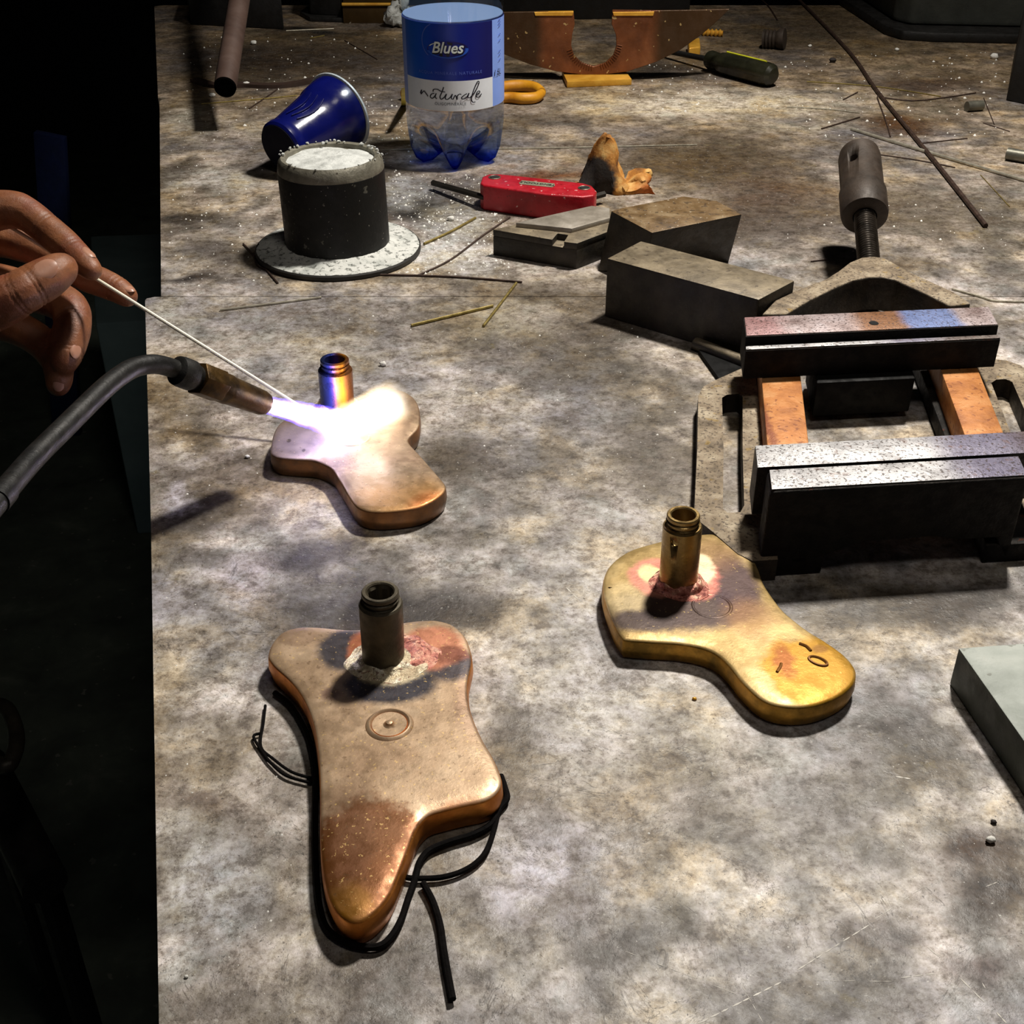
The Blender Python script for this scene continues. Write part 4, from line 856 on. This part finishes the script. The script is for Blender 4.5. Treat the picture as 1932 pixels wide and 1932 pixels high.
obj('label_type_text', on_cyl(text_geo('OLIGOMINERALE', .0034, 0, 0, 1.1), za(955), zz(1470), RB+.0009), m_ink, la)
obj('label_volume_text', on_cyl(text_geo('1.5L', .0075, .15, 0), R(57), zz2(1040), RB+.0009), m_ink, la)
for k, yy in enumerate((170, 220, 270, 420, 520, 700, 760, 850)):
    obj('label_fine_print', on_cyl(([Vector((-.0022, 0, 0)), Vector((.0022, .001, 0)), Vector((.0022, .0016, 0)), Vector((-.0022, .0006, 0))], [(0, 1, 2, 3)]), R(62), zz2(yy), RB+.0009), printed('label_fine_ink', (60, 80, 170)), la)
strokes = [[(490,1330),(512,1268),(500,1342),(545,1285),(575,1312),(612,1362)], [(712,1298),(665,1318),(645,1365),(680,1385),(722,1338),(740,1298),(722,1360),(752,1385)],
 [(860,1185),(830,1270),(798,1350),(820,1390),(868,1350)], [(692,1272),(702,1235),(760,1228),(820,1258),(882,1265)], [(868,1350),(900,1300),(880,1368),(910,1390),(960,1350),(992,1300),(975,1368),(1002,1385)],
 [(1002,1385),(1040,1318),(1062,1388),(1072,1328),(1108,1300),(1132,1310)], [(1222,1298),(1170,1328),(1132,1368),(1172,1385),(1222,1348),(1252,1295),(1234,1360),(1262,1375)],
 [(1262,1375),(1340,1290),(1410,1150),(1398,1112),(1360,1170),(1310,1300),(1290,1400),(1310,1450),(1352,1450)], [(1372,1340),(1422,1300),(1410,1275),(1375,1300),(1365,1360),(1400,1380),(1452,1328)]]
SV = ([], [])
for st in strokes:
    P = spline([Vector((za(x)*(RB+.0009), zz(y), 0)) for x, y in st], 7); V, F = [], []
    for i, p_ in enumerate(P):
        tt = P[min(i+1, len(P)-1)]-P[max(i-1, 0)]; nn = Vector((-tt.y, tt.x, 0)).normalized()*(.00030+.00022*abs(tt.normalized().y)); V += [p_+nn, p_-nn]
    for i in range(len(P)-1): F.append((2*i, 2*i+1, 2*i+3, 2*i+2))
    SV = join(SV, (V, F))
obj('label_script_text', ([cyl(v.x/(RB+.0009), v.y, RB+.0009) for v in SV[0]], SV[1]), m_ink, la)

# ================================================================== RED FOLDING KEY SET
m_red = M('worn_red_paint', [(.3, (140, 18, 28)), (.6, (176, 26, 40))], 50, (.3, .45), .1, .2, 400, specks=((200, .69, (220, 196, 190), .7), (300, .68, (70, 20, 20), .5)))
zt = .0215; rt_ = thing('folding_key_set', tuple(G(1010, 380)), 'red folding hex key set, one dark key swung out to the left', 'tool')
outl = [(906, 345), (910, 333), (922, 328), (945, 328), (1030, 337), (1100, 345), (1117, 350), (1126, 360), (1122, 368), (1100, 371), (1030, 366), (960, 356), (912, 349)]
obj('handle', bevel(prism([G(x, y, zt) for x, y in outl], .0, zt), .0016, 3, 40), m_red, rt_)
m_scw = plain('steel_screw', (130, 124, 108), .35, .8)
for (x, y) in ((933, 335), (1102, 355)):
    c = G(x, y, zt); pv = obj('pivot_screw', lathe([(.0052, -.0005), (.0052, .0004), (.0046, .0007), (.0038, .0002), (.0026, -.0002), (.001, -.0002)], c, n=28), m_scw, rt_)
    obj('pivot_recess', lathe([(.0040, .0003), (.0038, .0008), (.0005, .0006)], c, n=6), plain('recess_black', (14, 12, 10), .7), pv)
bq = [G(x, y, zt) for x, y in ((979, 346), (985, 341), (1046, 347), (1047, 351), (1041, 354), (981, 348))]
bdg = obj('name_badge', prism([(p_.x, p_.y) for p_ in bq], zt-.0003, zt+.0004), plain('silver_badge', (176, 176, 150), .35, .5), rt_)
ca_, cb_ = G(985, 344.5, zt), G(1044, 350.5, zt); dv = (ca_-cb_).normalized(); nv = Vector((-dv.y, dv.x, 0)); tg = text_geo('TENGTOOLS', .0052, 0, .0001, 1.0)
mid = (ca_+cb_)/2; obj('badge_text', ([mid+dv*v.x+nv*v.y+Vector((0, 0, .0006)) for v in tg[0]], tg[1]), plain('badge_ink', (24, 24, 20), .5), bdg)
k0_, k1_ = G(906, 370, .010), G(817, 345, .006)
obj('swung_key', tube([k0_+(k0_-k1_)*.1, k1_], .0028, 6), plain('black_oxide_key', (38, 34, 28), .45, .5), rt_, sharp=20)
obj('folded_key', tube([G(1118, 372, .008), G(1140, 366, .008)], .0028, 6), plain('black_oxide_key', (38, 34, 28), .45, .5), rt_, sharp=20)

# ================================================================== BURNT SCRAP
m_burn = M('scorched_paper', [(.3, (90, 52, 16)), (.5, (176, 118, 46)), (.7, (214, 178, 110))], 60, (.7, .85), 0, .4, 300,
           spots=[((-.016, -.006, .010), (.020, .03, .022), .3, (10, 8, 6), .98, .014), ((.030, -.012, .002), (.016, .016, .012), .6, (184, 92, 26), .9, .006)])
bc = G(1160, 355); V, F = [], []; nx_, ny_ = 30, 22; rs = random.Random(11)
for j in range(ny_+1):
    for i in range(nx_+1):
        u, v = i/nx_, j/ny_; nz_ = fbm(np.array([u*1.3+2]), np.array([v*1.3+3]), 3.2, 8, 4)[0]; n2_ = fbm(np.array([u+9]), np.array([v+4]), 6, 18, 3)[0]
        ridge = .044*math.exp(-((u-.36)/.22)**2)+.016*math.exp(-((u-.88)/.16)**2)
        hgt = ridge*math.sin(math.pi*min(1, max(0, v*1.02)))**.7
        V.append(bc+Vector(((u-.5)*.060+(n2_-.5)*.020, (v-.5)*.036+(nz_-.5)*.022, max(.0004, hgt*(.5+1.0*nz_)+(n2_-.5)*.012*hgt/.04))))
for j in range(ny_):
    for i in range(nx_):
        a = j*(nx_+1)+i; F.append((a, a+1, a+nx_+2, a+nx_+1))
o = single('burnt_paper_scrap', (V, F), m_burn, tuple(bc), 'crumpled scorched orange scrap with charred black edge, behind the red tool', 'scrap', sharp=50)
o.modifiers.new('t', 'SOLIDIFY').thickness = .0006

# ================================================================== COPPER ARCH PLATE ON BRASS FOOT
m_cop = M('brown_copper_sheet', [(.3, (92, 52, 28)), (.55, (126, 74, 42)), (.75, (146, 92, 54))], 30, (.35, .5), .45, .25, 300, specks=((140, .69, (210, 180, 120), .7),), spots=[((-.110, 0, .03), (.052, .1, .2), .25, (58, 42, 22), .9, .006), ((.118, 0, .05), (.060, .1, .2), .25, (60, 44, 24), .9, .006)])
m_brs = M('yellow_brass_block', [(.35, (204, 146, 44)), (.65, (232, 178, 70))], 50, (.4, .5), .35, .15)
zt = zfor((1070, 155), (1070, 165))+.001; ftc = G(1125, 150)
single('brass_block', bevel(prism([G(x, y, zt) for x, y in ((1060, 132), (1178, 130), (1192, 149), (1070, 154))], 0, zt), .0006), m_brs, (ftc.x, ftc.y, 0), 'small yellow brass block under the rounded copper plate', 'metal block')
Yc = G(1120, 141, zt).y; zt2 = zt
ol = [(892, 18), (905, 62), (950, 96), (1000, 115), (1050, 128), (1100, 133.5), (1140, 133.5), (1185, 128), (1240, 110), (1285, 88), (1325, 60), (1355, 35), (1379, 12), (1303, 14), (1236, 15), (1157, 14), (1155, 40), (1163, 60), (1164, 80), (1158, 98), (1143, 112), (1120, 119), (1098, 112), (1083, 98), (1078, 80), (1080, 60), (1085, 40), (1083, 17), (1008, 17), (940, 18)]
def lean(p_): return Vector((p_.x, p_.y+(p_.z-zt2)*.10, p_.z))
fr_ = [lean(Yp(x, y, Yc)) for x, y in ol]; zmin = min(p_.z for p_ in fr_); fr_ = [p_+Vector((0, 0, zt2-zmin+.0002)) for p_ in fr_]
bk_ = [p_+Vector((0, .004, 0)) for p_ in fr_]
arch = thing('copper_arch_plate', (ftc.x, Yc, zt2), 'brown copper plate with round bite, standing on the yellow brass block', 'metal plate')
obj('plate_body', bevel(hexa(fr_, bk_), .0004, 1), m_cop, arch)
hc_ = lean(Yp(1121, 80, Yc))
for k in range(26):   # hammered radial nicks round the bite
    a = R(200+k*5.4+(0 if k < 13 else 15)); 
    for (r0_, r1_) in ((45, 54),):
        p0 = lean(Yp(1121+r0_*math.cos(a), 78-r0_*math.sin(a), Yc))+Vector((0, -.0002, 0)); p1 = lean(Yp(1121+r1_*math.cos(a), 78-r1_*math.sin(a), Yc))+Vector((0, -.0002, 0))
        obj('file_nick', tube([p0, p1], .0005, 5), m_cop, arch)
for (xa, xb) in ((1008, 1083), (1157, 1236)):
    q4 = [lean(Yp(x, y, Yc))+Vector((0, -.0012, zt2-zmin)) for x, y in ((xa, 17), (xb, 16), (xb-2, 24), (xa+2, 24))]
    obj('bright_lip', bevel(hexa(q4, [p_+Vector((0, .0062, 0)) for p_ in q4]), .0003, 1), m_brs, arch)

# ================================================================== SCREWDRIVER
sdv = thing('screwdriver', tuple(G(1400, 130)), 'black handled screwdriver with yellow stripe, right of the copper plate', 'screwdriver')
h0, h1 = G(1338, 112, .013), G(1460, 143, .013); hd_ = (h1-h0); hl = hd_.length; hd_.normalize()
m_hand = M('black_ribbed_handle', [(.3, (20, 20, 14)), (.7, (38, 38, 26))], 40, (.25, .35), 0, .1)
def rib(i, a, r, h): return (r*(1-.05*(math.cos(6*a) > .6)), h) if 4 < i < 9 else (r, h)
hnd = obj('handle', lathe([(.005, -.001), (.0095, 0), (.0105, .003), (.0098, .012), (.0092, .016), (.0118, .022), (.0125, .028), (.0128, .05), (.0128, hl-.012), (.0118, hl-.004), (.008, hl), (.002, hl+.001)], h0, hd_, 48, rib), m_hand, sdv)
qs = Vector((0, 0, 1)).rotation_difference(hd_); st = []
for s in (.028, .045, .06, hl-.012): st.append(h0+hd_*s+Vector((0, .003, .0122)))
obj('yellow_stripe', tube(st, .0014, 6), plain('yellow_plastic', (196, 196, 40), .4), hnd)
obj('shaft', tube([h0, G(1215, 88, .006)], .0032, 14), m_blk, sdv)

# ================================================================== SMALL THINGS ON THE BENCH
plg = G(1461, 74, .011); pd = Vector((.8, -.35, .1)).normalized()
def thr(i, a, r, h): return (r+(.0012 if i % 2 else -.0006), h)
single('threaded_plug', lathe([(.004, -.013)]+[(.0115-.0002*i, -.013+i*.0022) for i in range(9)]+[(.0125, .008), (.0125, .013), (.005, .0135)], plg, pd, 28, lambda i, a, r, h: thr(i, a, r, h) if 0 < i < 10 else (r, h)), m_head, tuple(plg), 'small brown threaded plug lying alone behind the screwdriver', 'plug')
a_, b_ = G(1326, 61, .004), G(1364, 63, .004); sp_ = []
n_ = 40; dd = b_-a_
single('twisted_brass_bit', tube([a_+dd*i/n_ for i in range(n_+1)], [.0042+.0010*math.sin(i*math.pi*2/8) for i in range(n_+1)], 14), m_brs, tuple(a_), 'short gold ribbed brass stub behind the copper plate tip', 'metal stub')
single('brass_lump', bevel(prism([G(x, y, .012) for x, y in ((1298, 76), (1320, 70), (1322, 88), (1300, 90))], 0, .012), .002, 3), m_brs, tuple(G(1310, 85)), 'small bright brass lump just left of the screwdriver collar', 'metal stub')
for (a1, b1, r_, lb) in (((1824, 201), (1853, 199), .0052, 'short grey steel pin lying at upper right among the wires'), ((1900, 290), (1960, 300), .0056, 'grey steel pin cut by the right edge of the photo')):
    single('steel_pin', tube([G(*a1, r_), G(*b1, r_)], r_, 18), plain('grey_pin_steel', (120, 118, 106), .35, .6), tuple(G(*a1)), lb, 'pin')
# wires and rods: (points in the photo, radius m, material, label)
m_wd = M('rusty_dark_wire', [(.3, (44, 30, 24)), (.7, (78, 60, 50))], 150, (.5, .65), .4, .1)
m_wl = M('bright_grey_wire', [(.3, (150, 142, 124)), (.7, (196, 190, 172))], 150, (.3, .4), .6, .05)
m_wb = M('brassy_wire', [(.3, (112, 96, 44)), (.7, (160, 142, 84))], 150, (.35, .5), .6, .05)
def scribe(px_, r_, mat_, label, cat='wire', group=None, nm='wire_offcut'):
    r_ *= .76; P = [G(x, y, r_) for x, y in px_]; P = spline(P, 5) if len(P) > 2 else P
    single(nm, tube(P, r_, 8), mat_, tuple(P[0]), label, cat, group)
WIRES = [
 ([(1500,-8),(1600,95),(1655,172),(1760,300),(1860,426)], .0026, m_wd, 'long dark brown rod running diagonally across the upper right bench'),
 ([(1606,243),(1700,272),(1932,340),(1990,357)], .0020, m_wl, 'long straight grey rod crossing the brown rod, behind the screw head'),
 ([(1522,154),(1650,163),(1775,182)], .0009, m_wb, 'thin yellowish wire crossing the brown rod near its middle'),
 ([(1655,182),(1720,190),(1790,183),(1841,175)], .0010, m_wd, 'thin curved dark wire right of the brown rod'),
 ([(1655,184),(1672,230),(1680,258)], .0009, m_wd, 'short dark wire forking down from the brown rod'),
 ([(1591,188),(1618,174)], .0009, m_wd, 'tiny dark wire at the right tip of the white powder patch'),
 ([(1485,202),(1560,206),(1622,213)], .0010, m_wl, 'pale wire lying on the white powder patch'),
 ([(1550,243),(1622,221)], .0010, m_wd, 'short dark wire just above the vise screw head'),
 ([(1740,270),(1825,261)], .0008, m_wd, 'short faint wire right of where the two rods cross'),
 ([(1655,291),(1730,302),(1802,316)], .0008, m_wd, 'thin dark wire under the grey rod at upper right'),
 ([(1850,330),(1905,390)], .0005, m_wb, 'hair thin wire below the grey rod near the right edge'),
 ([(1856,185),(1876,235)], .0006, m_wd, 'hair thin wire beside the steel pin at upper right'),
 ([(1855,232),(1905,248)], .0006, m_wd, 'hair thin dark wire below the steel pin at upper right'),
 ([(1796,545),(1850,560),(1880,568),(1960,570)], .0010, m_wl, 'pale bent wire running right from the vise yoke'),
 ([(1428,-8),(1450,12),(1467,38)], .0012, m_wd, 'brown bent wire above the threaded plug'),
 ([(720,283),(860,280),(1000,280),(1315,273)], .0009, m_wl, 'long bright thin wire passing behind the bottle foot'),
 ([(415,585),(520,572),(606,561)], .0011, m_wl, 'grey wire lying alone below the powder pot'),
 ([(580,517),(700,518),(850,522),(985,532)], .0011, m_wd, 'long dark wire lying across the front of the powdery plate'),
 ([(776,614),(930,577)], .0014, m_wb, 'short brassy rod on open bench, left of its partner'),
 ([(912,615),(974,534)], .0013, m_wb, 'short brassy rod slanting up to the long dark wire end'),
 ([(790,519),(850,490),(910,445),(962,410)], .0010, m_wd, 'grey wire slanting up toward the grooved block'),
 ([(800,460),(850,437),(897,411)], .0014, m_wb, 'dark brassy wire stub just right of the pot plate'),
 ([(459,460),(486,490),(524,534)], .0010, m_wd, 'dark wire with fork left of the powdery plate'),
 ([(478,478),(485,500),(500,508)], .0008, m_wd, 'short bent dark wire hugging the left edge of the powdery plate'),
 ([(380,196),(500,186),(560,180)], .0010, m_wb, 'thin wire just left of the blue cup, under the hanging tube'),
 ([(470,205),(500,185),(528,165)], .0009, m_wd, 'thin crossing wire left of the blue cup'),
 ([(540,58),(630,54)], .0012, m_wl, 'grey wire lying in front of the black blocks at the top'),
 ([(585,72),(612,67)], .0010, m_wb, 'tiny golden wire scrap near the black blocks'),
 ([(650,76),(712,112)], .0008, m_wd, 'thin dark wire left of the bottle neck label'),
 ([(660,44),(682,22)], .0012, m_wl, 'short bright nail leaning before the brass case'),
 ([(1530,493),(1558,490)], .0008, m_wd, 'tiny brown splinter above the long steel block'),
]
for px_, r_, mt_, lb in WIRES: scribe(px_, r_, mt_, lb)
# scratches in the bench coating are wear of the plates, cut as thin bright grooves
m_scr2 = plain('bright_scratch', (214, 208, 196), .5)
SG = ([], [])
rs = random.Random(3)
def scratch(a, b, w_=.00022, dash=9, keep=.75):
    global SG
    A_, B_ = G(*a), G(*b)
    for i in range(dash):
        if rs.random() > keep: continue
        p0 = A_+(B_-A_)*(i/dash); p1 = A_+(B_-A_)*((i+rs.uniform(.6, 1.0))/dash); t_ = (p1-p0).normalized(); n_ = Vector((-t_.y, t_.x, 0))*w_
        V = [p0+n_*.3, p0-n_*.3, (p0+p1)/2-n_, p1-n_*.3, p1+n_*.3, (p0+p1)/2+n_]; SG = join(SG, ([v+Vector((0, 0, .00008)) for v in V], [(0, 1, 2, 3, 4, 5)]))
scratch((1320, 1930), (1480, 1850), .0003, 8, 1); scratch((1505, 1830), (1640, 1745), .00025, 8, .9); scratch((1650, 1735), (1740, 1675), .00015, 5, .6); scratch((1700, 1845), (1770, 1836), .0002, 3, 1)
scratch((1750, 1787), (1775, 1808), .0002, 1, 1); scratch((1812, 1846), (1858, 1892), .0003, 2, 1); scratch((1845, 1840), (1870, 1885), .0002, 3, .7); scratch((1880, 1910), (1900, 1932), .0003, 2, 1); scratch((1540, 1850), (1690, 1852), .0001, 6, .6)
scratch((1180, 1795), (1400, 1880), .0001, 8, .7); scratch((1400, 1860), (1440, 1930), .0001, 4, .8); scratch((1860, 1673), (1885, 1663), .00015, 2, 1); scratch((1690, 1575), (1720, 1610), .0001, 3, .7)
scratch((1055, 1095), (1095, 1135), .0004, 3, .9); scratch((1690, 1465), (1720, 1470), .0004, 2, 1)
obj('scratch_marks', SG, m_scr2, bench, kind='stuff')
# loose crumbs
m_crumb = M('white_crumb', [(.3, (200, 198, 190)), (.7, (232, 230, 224))], 100, (.7, .85), 0, .4)
m_crumbd = plain('dark_crumb', (40, 32, 30), .7)
def crumb(x, y, s, mt, lb, nm='flux_crumb', cat='crumb', gp=None):
    p_ = G(x, y, 0); k_ = proj(p_)[2]/FOC; r_ = s*k_/2; single(nm, blob(p_+Vector((0, 0, r_*.6)), (r_, r_*.8, r_*.65), 10, .18, rs), mt, tuple(p_), lb, cat, gp, sharp=60)
crumb(1868, 1588, 20, m_crumb, 'white lump on the brown stain at lower right'); crumb(1874, 1553, 12, m_crumbd, 'dark chip just above the white lump at lower right', 'metal_chip', 'chip')
crumb(851, 416, 14, m_crumb, 'round white bead between the pot and the red tool'); crumb(723, 690, 14, m_crumb, 'white crumb right of the heated socket')
crumb(467, 864, 10, m_crumb, 'white crumb left of the flame lit plate'); crumb(1875, 111, 16, m_crumb, 'largest white lump at the upper right corner'); crumb(1692, 96, 9, m_crumb, 'white bead near the corner of the dark machine'); crumb(1528, 89, 8, m_crumb, 'yellow bead right of the threaded plug')
crumb(466, 163, 14, m_crumb, 'white crumb beside the hanging tube end'); crumb(546, 161, 10, m_crumb, 'white crumb beside the blue cup on the brown strip'); crumb(401, 183, 12, m_crumb, 'white crumb left of the hanging tube end'); crumb(479, 84, 12, m_crumb, 'white flake right of the hanging tube, upper left')
crumb(352, 1844, 9, m_crumb, 'white bead near the lower left bench edge'); crumb(1571, 118, 14, m_crumbd, 'dark brown chip left of the brown rod', 'metal_chip', 'chip'); crumb(1310, 1320, 9, m_brs, 'tiny gold drop in front of the golden plate', 'brass_drop', 'chip')
def scatter(boxes, mt, name, label):
    V, F = [], []
    for (x0, y0, x1, y1_, n_, s0_, s1_) in boxes:
        for _ in range(n_):
            p_ = G(rs.uniform(x0, x1), rs.uniform(y0, y1_)); s = rs.uniform(s0_, s1_)
            if rs.random() < .7: s *= .5
            k = len(V); a = rs.uniform(0, 3)
            for i in range(4): V.append(p_+Vector((s*math.cos(a+i*1.57)*rs.uniform(.6, 1.2), s*math.sin(a+i*1.57)*rs.uniform(.6, 1.2), 0)))
            V.append(p_+Vector((0, 0, s*.9))); F += [(k+i, k+(i+1) % 4, k+4) for i in range(4)]
    o_ = single(name, (V, F), mt, (0, .9, 0), label, 'crumbs', kind='stuff', sharp=180); return o_
scatter([(740, 330, 960, 520, 620, .0004, .0015), (320, 200, 520, 545, 180, .0004, .0012), (1180, 120, 1480, 215, 110, .0006, .0018), (1480, 98, 1900, 260, 150, .0008, .0020), (330, 60, 760, 240, 130, .0008, .0022), (1480, 380, 1932, 480, 40, .0006, .0014), (620, 200, 780, 340, 160, .0004, .0016), (300, 575, 1300, 1000, 170, .0003, .0010), (312, 1100, 560, 1900, 120, .0002, .0006), (1000, 1300, 1900, 1800, 120, .0002, .0006)], m_crumb, 'scattered_flux_crumbs', 'fine white flux crumbs scattered over the whole bench')
# brown strip and hanging tube
m_strip = plain('dark_brown_strip', (52, 34, 24), .6)
P = spline([G(x, y, .003) for x, y in ((366, 149), (410, 160), (460, 158), (500, 160), (545, 158), (600, 148))], 6)
V, F = [], []
for i, p_ in enumerate(P):
    t_ = (P[min(i+1, len(P)-1)]-P[max(0, i-1)]).normalized(); n_ = Vector((-t_.y, t_.x, 0))*.0055
    V += [p_+n_-Vector((0, 0, .0029)), p_-n_-Vector((0, 0, .0029)), p_-n_+Vector((0, 0, .001)), p_+n_+Vector((0, 0, .001))]
for i in range(len(P)-1):
    for k in range(4): a = 4*i+k; b = 4*i+(k+1) % 4; F.append((a, b, b+4, a+4))
F += [(0, 1, 2, 3), tuple(len(V)-4+k for k in range(4))]
single('leather_strip', (V, F), m_strip, tuple(P[0]), 'narrow dark brown strip lying behind the blue cup', 'strip')
e0 = D(425, 163, 1.19); e1 = D(458, -40, 1.30)
dt = (e1-e0).normalized(); tb = thing('hanging_tube', tuple(e0), 'brown round tube reaching down from the top left, black open end', 'tube')
m_tub = M('brown_painted_tube', [(.3, (62, 46, 40)), (.7, (84, 66, 58))], 30, (.5, .6), .1, .1)
obj('tube_wall', tube([e0, e0+dt*.6], .0108, 32, True), m_tub, tb)
obj('end_plug', lathe([(.0104, -.003), (.0106, -.0005), (.0108, .0004)], e0, dt, 32), M('black_rubber_end', [(.3, (3, 3, 3)), (.7, (5, 5, 5))], 20, (.9, 1.), 0, 0, spec=.0), tb)

# ================================================================== BACKGROUND THINGS
def slabpx(pts, h): return prism([G(x, y, 0) for x, y in pts], 0, h, .002)
m_bk = M('black_scale_steel', [(.3, (16, 15, 14)), (.7, (30, 28, 26))], 30, (.5, .7), .2, .3, 200)
single('black_block', slabpx([(360, 47), (536, 56), (525, 15), (370, 10)], .045), m_bk, tuple(G(450, 45)), 'low black steel block at top left, behind the hanging tube', 'metal block')
bx = thing('black_tool_stand', tuple(G(615, 43)), 'small black stand with flared foot between block and brass case', 'stand')
obj('stand_foot', prism([G(x, y, 0) for x, y in ((566, 30), (585, 41), (648, 43), (652, 20), (590, 14))], 0, .006, .001), m_bk, bx)
obj('stand_body', prism([G(x, y, 0) for x, y in ((586, 36), (645, 39), (648, 20), (590, 18))], .006, .06, .002), m_bk, bx)
gc = thing('brass_case', tuple(G(710, 43)), 'brown brass sheet case with gold top edge, left of the bottle', 'case')
ytop = Yp(700, 8, G(700, 44).y).z
m_bcase = M('dull_brass_sheet', [(.3, (58, 42, 18)), (.7, (84, 62, 28))], 20, (.4, .55), .4, .1)
obj('case_body', prism([G(648, 44), G(762, 44), G(764, 10), G(655, 10)], 0, ytop, .001), m_bcase, gc)
pp = [G(648, 44), G(762, 44)]; obj('gold_edge', tube([Vector((pp[0].x, pp[0].y-.001, ytop)), Vector((pp[1].x, pp[1].y-.001, ytop))], .0022, 8), m_brs, gc)
cc = G(752, 50); cr = ([], [])
for k in range(6): cr = join(cr, blob(cc+Vector((rs.uniform(-.010, .010), rs.uniform(-.008, .008), .006+k*.0042)), (.013-.0012*k, .011, .009), 12, .3, rs))
single('white_plaster_lump', cr, m_flux, tuple(cc), 'crumbly white lump peeking out left of the bottle', 'lump', sharp=60)
single('dark_bin', slabpx([(930, 30), (1085, 37), (1300, 34), (1296, 0), (940, -4)], .16), m_bk, tuple(G(1120, 30)), 'black bin standing behind the copper plate', 'bin')
mc = thing('grey_machine', tuple(G(1800, 60)), 'large dark grey machine foot filling the upper right corner', 'machine')
m_mach = M('dark_grey_machine_paint', [(.3, (52, 54, 50)), (.6, (74, 76, 70)), (.8, (100, 100, 92))], 14, (.5, .65), .1, .25, 120)
obj('machine_foot', prism([G(x, y, 0) for x, y in ((1545, -15), (1668, 66), (1700, 76), (1760, 80), (2060, 86), (2060, -60))], 0, .012, .003), m_bk, mc)
obj('machine_body', prism([G(x, y, 0) for x, y in ((1580, -12), (1682, 58), (1712, 66), (2060, 74), (2060, -60))], .0125, .26, .006), m_mach, mc)
single('black_iron_foot', slabpx([(1898, 190), (2020, 215), (2020, 120), (1912, 110)], .09), m_bk, tuple(G(1930, 190)), 'black iron foot with pale scuffs at the upper right edge', 'metal block')
# yellow glove behind the bottle, yellow tag at its left
m_gl = M('yellow_rubber', [(.3, (178, 112, 10)), (.7, (212, 150, 24))], 50, (.5, .6), 0, .2, 300)
glv = thing('rubber_glove', tuple(G(985, 175)), 'folded orange yellow rubber glove finger showing right of the bottle', 'glove')
for pts, r_ in (([(905, 176), (950, 164), (985, 162), (1010, 166), (1022, 174)], .0062), ([(900, 188), (955, 184), (985, 186), (1010, 184), (1022, 176)], .0058), ([(760, 178), (800, 172), (860, 174), (905, 178)], .007)):
    P = spline([G(x, y, r_) for x, y in pts], 6); obj('glove_finger', tube(P, [r_*(.75+.3*math.sin(i/len(P)*math.pi)) for i in range(len(P))], 14), m_gl, glv)
single('yellow_tag', hexa([G(757, 168, .045), G(772, 165, .045), G(772, 165, .047)+Vector((0, .004, 0)), G(757, 168, .047)+Vector((0, .004, 0))], [G(757, 200), G(772, 200), G(772, 198), G(757, 198)]), plain('pale_yellow_plastic', (214, 200, 84), .5), tuple(G(765, 200)), 'pale yellow folded tag standing left of the bottle', 'tag')
# below the bench, on the left
z_ = -.45; sbx = [G(170, 445, z_), G(310, 440, z_), G(340, 600, z_), G(180, 610, z_)]
single('storage_box', prism(sbx, -.85, z_, .004), M('grey_green_box', [(.3, (104, 124, 124)), (.7, (130, 150, 150))], 10, (.6, .7), 0, .1), tuple(G(230, 520, -.85)), 'dim grey green box on the floor beside the bench', 'box')
a_, b_ = G(62, 250, -.3), G(150, 440, -.5)
single('blue_panel', bevel(hexa([G(62, 250, -.25), G(120, 262, -.25), G(120, 262, -.25)+Vector((0, .02, 0)), G(62, 250, -.25)+Vector((0, .02, 0))], [Vector((G(88, 440, -.5).x, G(62, 250, -.25).y, -.85)), Vector((G(160, 440, -.5).x-.02, G(62, 250, -.25).y, -.85)), Vector((G(160, 440, -.5).x-.02, G(62, 250, -.25).y+.02, -.85)), Vector((G(88, 440, -.5).x, G(62, 250, -.25).y+.02, -.85))]), .002), plain('deep_blue_paint', (12, 28, 74), .6), tuple(G(100, 400, -.85)), 'dark blue panel standing in the shadow left of the bench', 'panel')
hk = [G(x, y, -.30) for x, y in ((-20, 1330), (10, 1335), (28, 1370), (30, 1410), (15, 1445), (-5, 1440))]
single('iron_hook', tube(spline(hk, 6), .006, 12), m_steeld, tuple(hk[0]), 'curved grey iron hook at the left edge beside the bench', 'hook')
single('iron_bar', tube([G(-30, 1440, -.42), G(85, 1670, -.42)], .018, 12), m_bk, tuple(G(30, 1550, -.42)), 'black iron bar slanting below the hook beside the bench', 'bar')
single('iron_stool', join(tube([G(-30, 1440, -.45), G(-30, 1440, -.45)+Vector((0, 0, -.4))], .012, 10), tube([G(85, 1670, -.45), G(85, 1670, -.45)+Vector((0, 0, -.4))], .012, 10), tube([G(85, 1670, -.66), G(-30, 1440, -.66)], .008, 8)), m_bk, tuple(G(30, 1550, -.85)), 'black iron legs under the slanting bar', 'stand')
